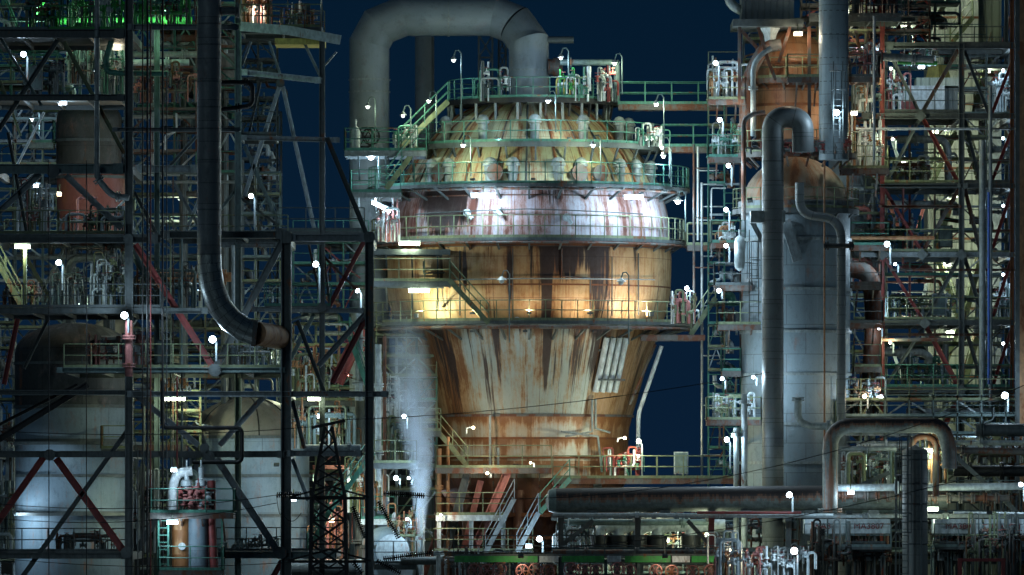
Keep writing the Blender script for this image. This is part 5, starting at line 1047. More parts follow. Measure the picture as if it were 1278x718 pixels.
for lab, x0, x1, yb, d_, h, n, mats in (
 ('instruments on the red-edged ledge, top left of the cyclone', 888, 925, 124, -6, 2.0, 10, ('lgrey', 'orange', 'white')), ('valves on the ledge left of the rust dome', 890, 925, 196, -6, 1.6, 8, ('green', 'lgrey')), ('valves before the orange cyclone', 1030, 1095, 96, -7, 1.6, 14, ('white', 'lgrey', 'pink')),
 ('pipe tangle right of the tall riser pipe, upper level', 1062, 1100, 140, -2, 2.0, 14, ('white', 'lgrey', 'orange', 'teal')), ('pipe tangle right of the rust dome', 1062, 1100, 210, -3, 2.4, 14, ('white', 'lgrey', 'orange')), ('valves and drums behind the red right column', 1108, 1130, 140, 2, 2.4, 12, ('white', 'pink', 'green')),
 ('valves on the third right floor', 1110, 1160, 228, 2, 1.3, 12, ('lgrey', 'ygreen', 'gray_rust')), ('valves on the fourth right floor', 1072, 1150, 314, 2, 1.8, 14, ('ygreen', 'green', 'lgrey')), ('valves on the fifth right floor', 1106, 1195, 399, 2, 1.5, 14, ('lgrey', 'ygreen', 'teal')),
 ('valves on the sixth right floor', 1110, 1190, 483, 2, 1.7, 14, ('green', 'teal', 'lgrey')), ('dark equipment on the topmost right floor', 1060, 1122, 20, -4, 1.8, 14, ('dark', 'red', 'gray_rust')), ('red and white nozzles on the dome ring deck', 935, 1060, 192, -9.6, .7, 16, ('red', 'gray_rust', 'dark')),
 ('pipes at the right edge, mid height', 1240, 1262, 399, 2, 1.8, 8, ('teal', 'lgrey')), ('pipes at the right edge, upper level', 1240, 1262, 140, 2, 1.8, 8, ('teal', 'lgrey')), ('hanging pipes under the upper right floor', 1125, 1170, 82, 0, 1.0, 10, ('lgrey', 'green', 'dark')),
 ('small drum and valves on the ledge at the left of the column', 895, 915, 303, -6, .9, 6, ('orange', 'white')), ('pumps at the column foot ledge', 890, 945, 524, -8, 1.3, 8, ('lgrey', 'pipe', 'ygreen')), ('valves right of the column foot', 1062, 1100, 520, -6, 2.2, 14, ('lgrey', 'pipe', 'orange', 'teal'))):
    manifold('pipe_manifold', lab, x0, x1, yb, d_, h, n, mats, r=.06)
for k, (x, y0, y1, lab) in enumerate(((888, 235, 320, 'thin bent pole left of the rust dome'), (884, 80, 124, 'short thin pole at the end of the red-edged ledge'), (876, 230, 300, 'thin pole beside the tall white one'))):
    pipe('standpipe', lab, [(x, y1), (x, y0), (x + 18, y0)], .9, 'galv', d=-6, n=6, cat='pole')
# ================================================================== PIPE RACK ALONG THE BOTTOM
PR = -16
rk = thing('pipe_rack', 'long dark steel pipe rack running along the bottom right', 'pipe rack', (P(980, 0, PR).x, PR, 0))
for x in (700, 796, 888, 984, 1080, 1180, 1262):
    column(rk, x, 640, 720, PR, 7, 'red' if x == 888 else 'dark'); column(rk, x + 4, 640, 720, PR + 7, 6, 'dark')
for y, h, m in ((644, 5, 'grey'), (686, 5, 'teal'), (700, 3, 'dark')): beam(rk, 688, y, 1290, y, PR, h, m, sec='u'); beam(rk, 688, y + 3, 1290, y + 3, PR + 7, h, 'dark')
beam(rk, 560, 692, 690, 692, PR, 5, 'gray_rust'); beam(rk, 560, 707, 690, 707, PR, 3, 'grey')
for x0, y0, x1, y1 in ((702, 680, 740, 650), (858, 650, 886, 680), (1010, 690, 1030, 720), (1182, 560, 1270, 640), (1060, 612, 1110, 590)): mb = MB(); mb.bar(P(x0, y0, PR + .4), P(x1, y1, PR + .4), .2, .2); mb.build('brace', 'dark', rk)
for x in (700, 796, 888, 984, 1080, 1180): mb = MB(); a = P(x, 648, PR); mb.bar(a, a + V((0, 7, 0)), .3, .3, (0, 0, 1)); mb.build('cross_beam', 'dark', rk)
ft = pipe('fat_pipe', 'fat horizontal pipe with a rust-stained back running from the vessel foot to the right', [(694, 625), (1182, 620)], 15.5, 'fatpipe', d=-15, n=32, fl=(), seams=0)
mb = MB(); c = P(694, 625, -15); mb.lathe([(0.02, 0)], (0, 0), 4) if False else mb.tube([c, c - V((.35, 0, 0)), c - V((.5, 0, 0))], [R(15.5), R(13), R(5)], 24); mb.build('domed_end', 'teal', ft)
for x in (740, 830, 930, 1010, 1090): mb = MB(); a = P(x, 640, -15); mb.box(a + V((0, 0, -.05)), (.5, 1.2, .35)); mb.build('saddle', 'dark', ft)
pipe('arch_pipe', 'large rusty-backed portal-shaped pipe rising over the rack in the lower right', [(1036, 640), (1036, 531), (1176, 531), (1185, 560), (1185, 585)], 9.5, 'fatpipe', d=-18, n=24, bend=1.15, fl=(.01,))
pipe('small_arch_pipe', 'small rusty arched pipe beside the ladder column', [(1138, 585), (1138, 545), (1168, 545), (1168, 620)], 4, 'gray_rust', d=-19.5, bend=.9, n=14)
M['stack'] = streaky('stack_dim_cladding', (.15, .18, .17), (.12, .14, .135), .15, .3, .9, panel=(1.9, 1.2), line=(.3, .3, .3))
cp_ = thing('panelled_stack', 'slim panelled grey stack with a ladder rising through the lower right rack', 'stack', P(1136, 720, -21)); cp_.location.z = 0
a = P(1142, 562, -21); mb = MB(); mb.lathe([(R(15), 0), (R(15), a.z), (.02, a.z + .25)], (a.x, -21), 24); mb.build('shell', 'stack', cp_)
for y in (575, 605, 630, 652, 680): mb = MB(); mb.lathe([(R(15), P(0, y, -21).z), (R(16), P(0, y, -21).z + .04), (R(15), P(0, y, -21).z + .08)], (a.x, -21), 24); mb.build('band', 'dark', cp_)
ladder(1128, 566, 720, -22.2, cp_, True, 'dark', w=.4)
for x in (1118, 1150): column(cp_, x, 565, 720, -22, 2, 'dark', sec='b', name='post')
# long pipes on and above the rack
for lab, pts, r_, m_, d_, fl_ in (
 ('pale blue-grey pipe along the rack, right of the ladder stack', [(1046, 609), (1290, 607)], 4.6, 'lgrey', -17, (.3, .5)), ('light pipe crossing behind the arched pipe', [(1048, 560), (1120, 560)], 3, 'grey', -14, (.5,)),
 ('white pipe on the right rack top', [(1180, 553), (1290, 553)], 3.2, 'lgrey', -14, (.4,)), ('dark fat duct at the right edge on the rack', [(1218, 537), (1290, 537)], 8, 'dark', -13, (.1,)),
 ('black wide pipe below the white pipe at the right edge', [(1190, 588), (1290, 588)], 7, 'black', -14, (.2, .6)), ('rusty-ended pipe under the white pipe on the right', [(1192, 562), (1290, 564)], 4, 'gray_rust', -15, (.1,)),
 ('thin red pipe under the fat rusty pipe', [(870, 640), (1000, 640)], 1.8, 'red', -17.5, ()), ('thin pale conduit under the fat rusty pipe', [(690, 642), (1040, 643)], 1.8, 'lgrey', -17, (.3, .6)),
 ('dark header pipe low across the rack', [(690, 690), (900, 690)], 4, 'gray_rust', -17.6, (.2, .5, .8)), ('black sagging pipe along the right rack, low', [(1000, 690), (1290, 690)], 4, 'black', -15, (.3, .7)),
 ('dim pipe along the rack over the gooseneck row', [(700, 652), (890, 652)], 4, 'teal', -12, (.2, .8)), ('dark pipe right of the stack under the lettered panels', [(1160, 665), (1290, 665)], 3, 'dark', -14, (.5,)),
 ('brown pipe with flanges beside the arched pipe foot', [(1046, 618), (1116, 618)], 5, 'gray_rust', -16.5, (.1, .3, .5, .7, .9)), ('rusty flanged pipe right of the ladder stack', [(1158, 622), (1260, 622)], 4, 'gray_rust', -16.5, (.1, .25, .4, .55, .7, .85)),
 ('thin white conduit low across at the right edge', [(1190, 640), (1290, 641)], 1.5, 'white', -19, ())):
    pipe('rack_pipe', lab, pts, r_, m_, d=d_, fl=fl_)
# green beams and the low walkway above the valves
t = thing('green_walkway', 'bright green painted walkway beam along the bottom centre', 'walkway', P(750, 712, -22))
for x0, x1, m in ((566, 672, 'bgreen'), (672, 698, 'lgrey'), (700, 755, 'bgreen'), (757, 776, 'lgrey'), (779, 838, 'bgreen'), (838, 862, 'white'), (862, 905, 'bgreen')): mb = MB(); mb.bar(P(x0 + 1, 698, -22), P(x1 - 1, 698, -22), .3, .12); mb.build('fascia_board', m, t)
for x in (590, 636, 680, 756, 797, 840, 880): column(t, x, 700, 720, -21.6, 4 if x in (756, 797) else 2, 'teal', sec='b', name='post')
mb = MB(); mb.box(P(735, 696, -20.5), (R(340), 2.6, .08)); mb.build('deck', 'dark', t)
mb = MB(); rail_mb(mb, [P(566, 695, -21.8), P(905, 695, -21.8)], 1.0, 1.4); mb.build('railing', 'dark', t)
hw0 = thing('handwheel_valve', 'rusty-pink handwheel valve in the row under the green walkway', 'valve', P(592, 716, -22.5), 'handwheel valves under the green walkway'); p = P(592, 712, -22.5)
mb = MB(); valve(mb, p, .2, 'z'); mb.build('valve_body', 'gray_rust', hw0); mb = MB(); handwheel(mb, p + V((0, -.75, 0)), .3, 'y'); mb.build('handwheel', 'pink', hw0)
for x in (608, 624, 652, 668, 684, 712, 730, 744, 770, 786, 818, 838, 864, 886):
    c_ = copy_tree(hw0); c_.location = hw0.location + V((P(x, 0, -22.5).x - P(592, 0, -22.5).x, 0, random.uniform(-.1, .1)))
# goosenecks seen below the fat pipe
gn = thing('gooseneck_pipe', 'dim grey gooseneck pipe in the row below the fat rusty pipe', 'pipe', P(747, 686, -11), 'goosenecks below the fat rusty pipe')
mb = MB(); mb.tube([P(747, 686, -11), P(747, 662, -11), P(760, 656, -11), P(790, 656, -11)], .3, 14, True, .5); mb.build('bend', 'lgrey', gn); mb = MB(); p = P(747, 678, -11.1); mb.tube([p - V((0, 0, .35)), p + V((0, 0, .35))], .5, 16); mb.build('flange_stack', 'black', gn)
for x in (772, 796, 820, 862): c_ = copy_tree(gn); c_.location.x += P(x, 0, -11).x - P(747, 0, -11).x
# fin-fan coolers with red lettering
def cooler(lab, x0, x1, txt):
    t = thing('air_cooler', lab, 'air cooler', P((x0 + x1) / 2, 690, -19)); a, b = P(x0, 648, -19), P(x1, 666, -19)
    mb = MB(); mb.box(((a.x + b.x) / 2, -17.4, (a.z + b.z) / 2), (b.x - a.x - .06, 3, a.z - b.z)); mb.build('fascia', 'lgrey', t)
    mb = MB(); mb.box(((a.x + b.x) / 2, -17.4, b.z - .62), (b.x - a.x - .5, 2.6, .5)); mb.build('plenum', 'dark', t)
    mb = MB(); rail_mb(mb, [P(x0, 683, -19.6), P(x1, 683, -19.6)], 1.1, 1.5); mb.build('railing', 'teal', t)
    mb = MB(); mb.box(((a.x + b.x) / 2, -18.8, P(0, 684, -19).z), (b.x - a.x, 1.6, .14)); mb.build('walkway', 'dark', t)
    for k in (0, 1, 2):
        x = a.x + (b.x - a.x) * (k + .5) / 3; mb = MB(); mb.lathe([(.2, P(0, 700, -19).z), (.16, P(0, 690, -19).z), (.42, P(0, 684, -19).z - .1)], (x, -18), 12); mb.build('fan_motor', 'lgrey', t)
    c = bpy.data.curves.new('lettering', 'FONT'); c.body = txt; c.size = .42; c.extrude = .01; c.align_x = 'CENTER'; c.align_y = 'CENTER'; c.materials.append(M['red'])
    o = bpy.data.objects.new('lettering_tmp', c); COL.objects.link(o); dg = bpy.context.evaluated_depsgraph_get(); dg.update(); me = bpy.data.meshes.new_from_object(o.evaluated_get(dg)); COL.objects.unlink(o)
    l_ = bpy.data.objects.new('lettering', me); COL.objects.link(l_); l_.parent = t; l_.rotation_euler = (pi / 2, 0, 0); l_.location = V(((a.x + b.x) / 2, -18.93, (a.z + b.z) / 2)) - t.location
cooler('grey air cooler bay with red lettering, first from the left below the arch pipe', 1004, 1056, 'KA31'); cooler('grey air cooler bay with longer red lettering, left of the ladder stack', 1057, 1112, 'MA3807')
cooler('grey air cooler bay with faint red lettering, right of the ladder stack', 1166, 1226, 'MA380'); cooler('whitest air cooler bay with red lettering at the right edge', 1228, 1285, 'MA3801')
t = thing('red_portal', 'dark red portal frame low in the right corner', 'frame', P(1225, 720, -23)); t.location.z = 0
for x in (1198, 1252): column(t, x, 697, 720, -23, 5, 'red', sec='b', name='post')
beam(t, 1196, 699, 1255, 699, -23, 4, 'red', sec='b')
random.seed(9)
for lab, x0, x1, yb, d_, h, n, mats in (
 ('white and rusty standpipes at the bottom, left of the lowest ball lamp', 892, 925, 719, -24, 2.0, 14, ('white', 'lgrey', 'pink', 'orange')), ('rusty pink valve group at the bottom beside the standpipes', 926, 958, 719, -24, 1.3, 12, ('pink', 'lgrey', 'white')),
 ('thin white pipes around the lowest ball lamp post', 962, 1010, 719, -24, 1.4, 12, ('white', 'galv', 'lgrey')), ('dark bent pipes at the bottom right of the lowest ball lamp', 1012, 1060, 719, -20, 2.6, 12, ('dark', 'black', 'gray_rust')),
 ('dark pipework under the second lettered panel', 1062, 1112, 719, -18, 2.2, 12, ('dark', 'black', 'gray_rust')), ('dark pipework right of the ladder stack foot', 1160, 1200, 719, -18, 2.6, 12, ('dark', 'gray_rust', 'teal')),
 ('yellowish pipes at the bottom right corner', 1204, 1275, 719, -20, 2.8, 20, ('gray_rust', 'ygreen', 'dark')), ('pipe tangle behind the arch pipe, left half', 1048, 1080, 606, -12, 1.8, 12, ('ygreen', 'gray_rust', 'lgrey')),
 ('pipe tangle behind the arch pipe, right half', 1082, 1114, 606, -12, 1.8, 12, ('ygreen', 'lgrey', 'teal')), ('pipe tangle right of the ladder stack top', 1154, 1186, 606, -14, 2.4, 14, ('orange', 'lgrey', 'ygreen')),
 ('dim machinery under the rack at the rusty skirt', 690, 740, 688, -12, 1.6, 12, ('dark', 'teal', 'lgrey')), ('dim machinery under the rack, centre', 745, 885, 688, -6, 1.6, 26, ('dark', 'ygreen', 'lgrey', 'orange')), ('dim machinery under the rack beside the red post', 890, 1000, 688, -10, 1.7, 22, ('dark', 'teal', 'gray_rust')),
 ('pipe tangle in the lowest floor of the right frame', 1190, 1285, 530, 0, 1.6, 16, ('teal', 'lgrey', 'ygreen')), ('hanging pipes below the fat rusty pipe', 700, 880, 652, -9, .5, 24, ('dark', 'lgrey', 'gray_rust')), ('valves on the right rack above the black wide pipe', 1200, 1285, 578, -11, 1.2, 14, ('ygreen', 'lgrey', 'gray_rust')),
 ('equipment before the vessel neck on the green bridge', 760, 800, 597, -5, 1.4, 10, ('red', 'green', 'white')), ('dim machinery behind the green walkway', 570, 690, 719, -14, 1.2, 18, ('dark', 'gray_rust', 'lgrey')), ('lines on the floor left of the walkway', 545, 600, 719, -16, 1.4, 12, ('gray_rust', 'lgrey', 'orange')),
 ('grey equipment row at the far right rack level', 1230, 1285, 640, -12, 1.4, 12, ('lgrey', 'dark', 'gray_rust'))):
    manifold('pipe_manifold', lab, x0, x1, yb, d_, h, n, mats, r=.06)
# background plant so that nothing stands free against the ground line
for k, (lab, x0, x1, y0, d_, m_) in enumerate((('long dark equipment hall behind the pipe rack, centre', 690, 930, 664, 30, 'dark'), ('dark machine hall behind the rack on the right', 1040, 1290, 575, 40, 'black'), ('low dark hall behind the tanks on the left', -60, 560, 600, 45, 'black'), ('distant dark shed behind the vessel foot', 560, 700, 650, 55, 'dark'))):
    t = thing('process_building', lab, 'building', P((x0 + x1) / 2, y0, d_)); t.location.z = 0; a, b = P(x0, y0, d_), P(x1, y0, d_)
    mb = MB(); mb.box(((a.x + b.x) / 2, d_ + 5, a.z / 2), (b.x - a.x, 10, a.z)); mb.build('wall', m_, t); mb = MB(); mb.box(((a.x + b.x) / 2, d_ + 5, a.z + .15), (b.x - a.x + .6, 10.6, .3)); mb.build('roof', 'grey', t)
    for i in range(int((x1 - x0) / 30)):
        mb = MB(); p = P(x0 + 15 + 30 * i, y0 + 14, d_ - .02); mb.box(p, (1.0, .08, .5)); mb.build('louvre', 'black' if m_ == 'dark' else 'dark', t)
# ---- lamps, right side
for a_ in [
 ('starry ball lamp at the top of the red-edged ledge, left of the cyclone', 893, 79, -8, 700, CW, .17, 1.4), ('ball lamp under the red-edged ledge', 898, 150, -8, 600, CW, .17, .8), ('ball lamp left of the rust dome', 909, 207, -9, 650, CW, .16, 1.0),
 ('ball lamp left of the column collar', 906, 262, -9, 650, CW, .16, 1.0), ('ball lamp over the small drum ledge', 906, 307, -9, 500, CW, .15, .8), ('wide lamp beneath the dark ledge', 897, 363, -9, 600, CW, .16, .4),
 ('starry ball lamp on the front of the tall riser pipe', 1044, 141, -12, 800, CW, .22, 1.2), ('ball lamp at the red column by the fourth right floor', 1107, 305, -5, 700, CW, .2, 1.0), ('tilted lamp at the fourth right floor underside', 1117, 330, -4, 350, CW, .1, .4),
 ('slanted lamp on the pale brace of the right frame, upper', 1112, 86, -3, 420, CY, .1, .5), ('slanted lamp on the pale brace of the right frame, third level', 1114, 174, -3, 420, CY, .1, .5), ('small lamp at the right frame, fifth level', 1111, 428, -3, 400, CY, .1, .5),
 ('small lamp right of the curved duct at mid height', 1097, 410, -5, 300, CW, .1, .4), ('ball lamp by the lowest red column joint', 1099, 496, -7, 600, CW, .16, .8), ('pale globe lamp right of the clad column foot', 1079, 495, -9, 300, CO, .16, .6),
 ('shaded lamp under the ledge on the left of the clad column foot', 901, 473, -9, 500, CW, .13, .5), ('shaded lamp casting a bright pool on the clad column', 940, 471, -11, 900, CW, .12, .4), ('ball lamp at the left foot of the clad column', 907, 549, -12, 800, CW, .18, 1.4),
 ('ball lamp before the fat rusty pipe', 985, 618, -19, 700, CW, .2, .8), ('starriest ball lamp at the bottom of the photo', 991, 688, -26, 900, CW, .24, 1.6), ('large ball lamp on the right edge above the rack', 1254, 494, -10, 900, CW, .24, .8),
 ('small starry lamp low on the right edge', 1274, 605, -20, 500, CW, .15, .8), ('small lamp under the arch pipe', 1155, 564, -20, 260, CY, .1, .4)]:
    flood(a_[0], *a_[1:4], power=a_[4], col=a_[5], r=a_[6], pole=a_[7], mat='lampw' if a_[5] == CW else ('lampy' if a_[5] == CY else 'lampo'))
for k, (y, lv) in enumerate(((88, 'upper'), (173, 'second'), (257, 'third'), (343, 'fourth'), (429, 'fifth'))):
    flood(f'small lamp on the right edge bay, {lv} of the stacked five', 1252, y, 1, 330, CW, .6, .1)
for a_ in [
 ('greenish tube light among pipes behind the ladder stack', 1157, 563, -15, .7, 420, CY), ('lower greenish tube light right of the ladder stack', 1163, 636, -18, .6, 360, CY), ('row light below the goosenecks, left one', 811, 675, -8, .2, 420, CY),
 ('row light below the goosenecks, wide right one', 827, 675, -8, .6, 520, CY), ('small lamp under the rack by the red post', 884, 668, -14, .3, 420, CY), ('small lamp above the standpipes at the bottom', 911, 688, -23.5, .3, 300, CO), ('warm lamp inside the orange cyclone structure', 996, 43, -8, .4, 480, CO),
 ('warm lamp at the right flank of the rusty cyclone', 1066, 142, -6, .3, 380, CO), ('pale lamp on the stair tower, upper', 1232, 90, 8, .3, 420, CY), ('lamp lighting the cream tower at the top', 1180, -8, 11, .5, 1300, (.92, 1., .8)), ('lamp lighting the ribbed tower at the third floor', 1166, 165, 11, .4, 900, (.92, 1., .8)),
 ('lamp lighting the ribbed tower at the fourth floor', 1190, 245, 11, .4, 900, (.92, 1., .8)), ('lamp lighting the ribbed tower at the fifth floor', 1182, 330, 11, .4, 900, (.92, 1., .8)), ('lamp lighting the ribbed tower at the sixth floor', 1186, 415, 11, .4, 900, (.92, 1., .8)), ('lamp over the white duct box', 1150, 84, 0, .3, 300, CW),
 ('small lamp on the pale arm over the pipe rack', 1062, 615, -18, .3, 240, CW), ('small lamp under the rusty skirt on the left', 660, 682, -12, .3, 260, CW)]:
    fluoro(a_[0], *a_[1:4], L=a_[4], power=a_[5], col=a_[6], mat='lampy' if a_[6] in (CY, (.92, 1., .8)) else ('lampo' if a_[6] == CO else 'lampw'), th=.07)
# ================================================================== deeper steelwork that fills the plant
def rear_frame(label, x0, x1, ys, d, nx, w=2.6, mats=('lgrey', 'teal', 'grey'), rails=('ygreen',), seed=1, brace=.7, depth=3.0, foot=True, fine=True):
    rnd = random.Random(seed); t = thing('steel_frame', label, 'steel frame', (P((x0 + x1) / 2, 0, d).x, d, 0 if foot else P(0, ys[-1], d).z))
    xs = [x0 + (x1 - x0) * i / nx for i in range(nx + 1)]
    for x in xs:
        a, b = P(x, ys[0], d), P(x, ys[-1], d)
        if foot: b.z = 0
        mb = MB(); mb.ibeam(b, a, R(w * 1.3, d), .2); mb.build('column', rnd.choice(mats), t)
    for i, y in enumerate(ys):
        mb = MB(); mb.ibeam(P(x0, y, d), P(x1, y, d), R(w * 1.5, d), .2); mb.build('beam', rnd.choice(mats), t)
        if rnd.random() < .75: mb = MB(); q = V((0, depth, 0)); mb.ibeam(P(x0, y - 1, d) + q, P(x1, y - 1, d) + q, R(w * 1.1, d), .16); mb.build('beam', rnd.choice(mats), t)
        if rails and i < len(ys):
            k = rnd.random(); a, b = (x0, x1) if k < .5 else ((x0, xs[len(xs) // 2]) if k < .75 else (xs[len(xs) // 2], x1))
            mb = MB(); rail_mb(mb, [P(a, y, d) - V((0, .3, 0)), P(b, y, d) - V((0, .3, 0))], 1.05, 1.2, .022); mb.build('railing', rnd.choice(rails), t)
            mb = MB(); A, B = P(a, y, d), P(b, y, d); mb.box(((A.x + B.x) / 2, d + depth / 2 - .2, A.z), (B.x - A.x, depth, .04)); mb.build('grating', 'dark', t)
    for xa, xb in zip(xs, xs[1:]):
        for ya, yb in zip(ys, ys[1:]):
            if rnd.random() > brace: continue
            k = rnd.random(); ms = rnd.choice(mats); L = []
            if k < .35: L = [((xa, ya), (xb, yb))]
            elif k < .7: L = [((xb, ya), (xa, yb))]
            else: m_ = (xa + xb) / 2; L = [((m_, ya), (xa, yb)), ((m_, ya), (xb, yb))]
            for p, q in L: mb = MB(); mb.bar(P(*p, d + .15), P(*q, d + .15), R(w * .85, d), .1); mb.build('brace', ms, t)
    if fine:
        for k in range(int(nx * 3)):
            x = rnd.uniform(x0, x1); i = rnd.randrange(len(ys) - 1); j = min(len(ys) - 1, i + rnd.choice((1, 1, 2))); dx = rnd.choice((0, 0, 14, -14, 25))
            yt, yb = ys[i] + rnd.uniform(3, 18), ys[j] - rnd.uniform(0, 6); r = rnd.choice((.04, .05, .07, .11)); dd_ = d + rnd.uniform(-.8, depth)
            mb = MB(); mb.tube([P(x, yt, dd_), P(x, (yt + yb) / 2, dd_), P(x + dx, (yt + yb) / 2 + 4, dd_), P(x + dx, yb, dd_)] if dx else [P(x, yt, dd_), P(x, yb, dd_)], r, 7, True, .2); mb.build('conduit', rnd.choice(mats + ('lgrey', 'gray_rust')), t)
        for k in range(int(len(ys) * 1.5)):
            y = rnd.choice(ys) + rnd.uniform(5, 26); xa = rnd.uniform(x0, (x0 + x1) / 2); xb = rnd.uniform((x0 + x1) / 2, x1); r = rnd.choice((.05, .08, .12, .2)); dd_ = d + rnd.uniform(-.3, depth)
            mb = MB(); mb.tube([P(xa, y, dd_), P(xb, y, dd_), P(xb, y + 14, dd_)], r, 8, True, .3)
            for f in (.2, .7): flange(mb, P(xa + (xb - xa) * f, y, dd_), (1, 0, 0), r * 1.6, .05)
            mb.build('pipe_run', rnd.choice(mats + ('lgrey', 'pipe', 'gray_rust')), t)
    return t
GL = ('teal', 'lgrey', 'grey')
rear_frame('greenish deep steelwork behind the top left floors', -15, 158, [-30, 8, 40, 62, 84, 104, 124], -5, 6, 2.6, ('green', 'teal', 'ygreen', 'lgrey'), ('green', 'ygreen'), 1, foot=False)
rear_frame('grey steelwork behind the left frame from the dark drum down to the wide tank', -15, 156, [124, 150, 176, 206, 236, 262, 296, 322, 350, 386, 410], 3, 5, 2.4, GL, ('ygreen', 'teal'), 2)
rear_frame('green-tinged steelwork behind the black riser bundle, upper part', 163, 300, [-30, 6, 34, 60, 86, 112, 138, 164, 190, 216], -6, 5, 2.5, ('teal', 'lgrey', 'green', 'gray_rust'), ('green', 'gray_rust'), 3, foot=False)
rear_frame('grey steelwork behind the black riser bundle, lower part', 163, 350, [216, 244, 268, 296, 322, 352, 386, 412, 436, 462, 490, 520], -2, 6, 2.5, GL, ('ygreen', 'teal'), 4)
rear_frame('dark steelwork hanging below the curved head platform', 298, 346, [52, 76, 100, 124, 150, 172, 200, 226, 252, 290], 1, 2, 2.2, ('dark', 'teal'), ('dark',), 5, foot=True)
rear_frame('brightly lit steelwork between the left frame and the steam', 366, 480, [404, 432, 458, 484, 508, 534, 560, 590, 622, 655, 690], 2, 4, 2.6, ('lgrey', 'ygreen', 'pink', 'teal'), ('ygreen', 'green'), 6)
rear_frame('lit steelwork left of the vessel behind the steam', 470, 545, [420, 446, 470, 500, 526, 556, 582, 612, 645, 675], -3.5, 3, 2.4, ('lgrey', 'teal', 'ygreen'), ('ygreen', 'green'), 7)
rear_frame('open steelwork left of the big duct leg, mid height', 366, 460, [302, 330, 356, 388], 0, 3, 2.2, ('grey', 'dark', 'red'), ('green',), 8, foot=False)
rear_frame('pale steelwork between the tall riser pipe and the right frame', 1058, 1102, [-30, 10, 40, 68, 96, 122, 148, 176, 206, 236, 268, 304, 336, 370, 403, 440, 480, 520], 0, 2, 2.4, ('lgrey', 'pink', 'grey', 'orange'), ('ygreen', 'green'), 9)
rear_frame('lattice steelwork in the depth of the right frame, left half', 1104, 1198, [-30, 4, 30, 57, 84, 112, 143, 172, 200, 230, 258, 288, 316, 344, 372, 402, 430, 458, 486, 520], 6.5, 3, 2.0, ('lgrey', 'dark', 'grey', 'pink'), ('ygreen', 'green'), 10, .4)
rear_frame('lattice steelwork in the depth of the right frame, right half', 1200, 1262, [57, 84, 112, 143, 172, 200, 230, 258, 288, 316, 344, 372, 402, 430, 458, 486, 520], 5.5, 2, 2.0, ('grey', 'dark', 'gray_rust', 'lgrey'), ('teal', 'ygreen'), 11)
rear_frame('slim scaffold standing left of the clad column', 884, 924, [92, 124, 158, 196, 230, 268, 303, 330, 356, 380, 405, 434, 463, 494, 524, 560, 600], -5, 2, 1.6, ('lgrey', 'green', 'gray_rust'), ('green', 'ygreen'), 12, .35, 2.0)
rear_frame('crowded steelwork of the rack floors behind the arch pipe', 1044, 1285, [500, 520, 542, 566, 590, 614, 640, 664, 690], -8, 8, 2.4, ('grey', 'dark', 'ygreen', 'lgrey'), ('ygreen', 'teal'), 13)
rear_frame('dim steelwork in the depth of the pipe rack, centre', 696, 1040, [648, 664, 680, 698, 716], -5, 12, 2.0, ('dark', 'teal', 'grey'), ('teal', 'ygreen'), 14)
rear_frame('steelwork behind the two big tanks at the lower left', 160, 250, [490, 514, 540, 570, 600, 632, 664, 694], -8, 3, 2.4, ('dark', 'teal', 'ygreen'), ('ygreen',), 15)
rear_frame('steelwork at the lower left photo edge beside the bluish tank', -18, 18, [404, 436, 470, 500, 530, 566, 600, 636, 670, 700], -6, 2, 2.2, ('grey', 'lgrey', 'teal'), ('ygreen',), 16)
rear_frame('rust-tinted steelwork under the orange cyclone', 928, 1020, [26, 50, 78, 100, 128, 160, 190], -1, 4, 2.2, ('gray_rust', 'orange', 'grey'), ('ygreen',), 17, foot=False)
rear_frame('dark topmost steelwork over the right frame', 1000, 1160, [-34, -10, 8, 24, 40, 57], 1, 6, 2.4, ('dark', 'grey', 'red'), ('dark', 'gray_rust'), 18, foot=False)
# conduits and trays clipped along the vessel
for k, (pts, r_, m_, hw) in enumerate((([(520, 272), (660, 268), (800, 272)], .03, 'dark', 186), ([(500, 290), (600, 288)], .04, 'gray_rust', 190), ([(575, 318), (575, 398)], .035, 'dark', 179), ([(640, 316), (640, 400)], .03, 'gray_rust', 179), ([(700, 316), (700, 350), (735, 352), (735, 398)], .04, 'gray_rust', 179), ([(500, 352), (560, 354), (660, 353), (760, 353), (815, 352)], .035, 'pipe', 180),
    ([(795, 320), (795, 396)], .03, 'dark', 180), ([(530, 330), (530, 345), (556, 345)], .04, 'dark', 180), ([(762, 325), (762, 398)], .03, 'dark', 180))):
    w = []
    for (xa, ya), (xb, yb) in zip(pts, pts[1:]):
        for i in range(9): f = i / 8; x, y = xa + (xb - xa) * f, ya + (yb - ya) * f; w.append(V((vc.x + R(x - VX), -math.sqrt(max(1, R(hw) ** 2 - R(x - VX) ** 2)), P(0, y).z)))
    w = [q for i, q in enumerate(w) if i == 0 or (q - w[i - 1]).length > 1e-3]
    mb = MB(); mb.tube(w, r_, 6); mb.build('conduit', m_, ves)
for k in range(26):      # dark strips laid over the dome for shadow streaks and rust
    a = 2 * pi * k / 26 + .1; prof_ = [(70, 135), (93, 147), (112, 162), (126, 178), (142, 198), (154, 216), (162.6, 234)]
    mb = MB(); mb.tube([(vc.x + R(w + 1) * cos(a), R(w + 1) * sin(a), P(0, y).z) for w, y in prof_], .035 + .015 * (k % 3), 6); mb.build('dark_dome_strip', ('gray_rust', 'dark', 'rust')[k % 3], ves)
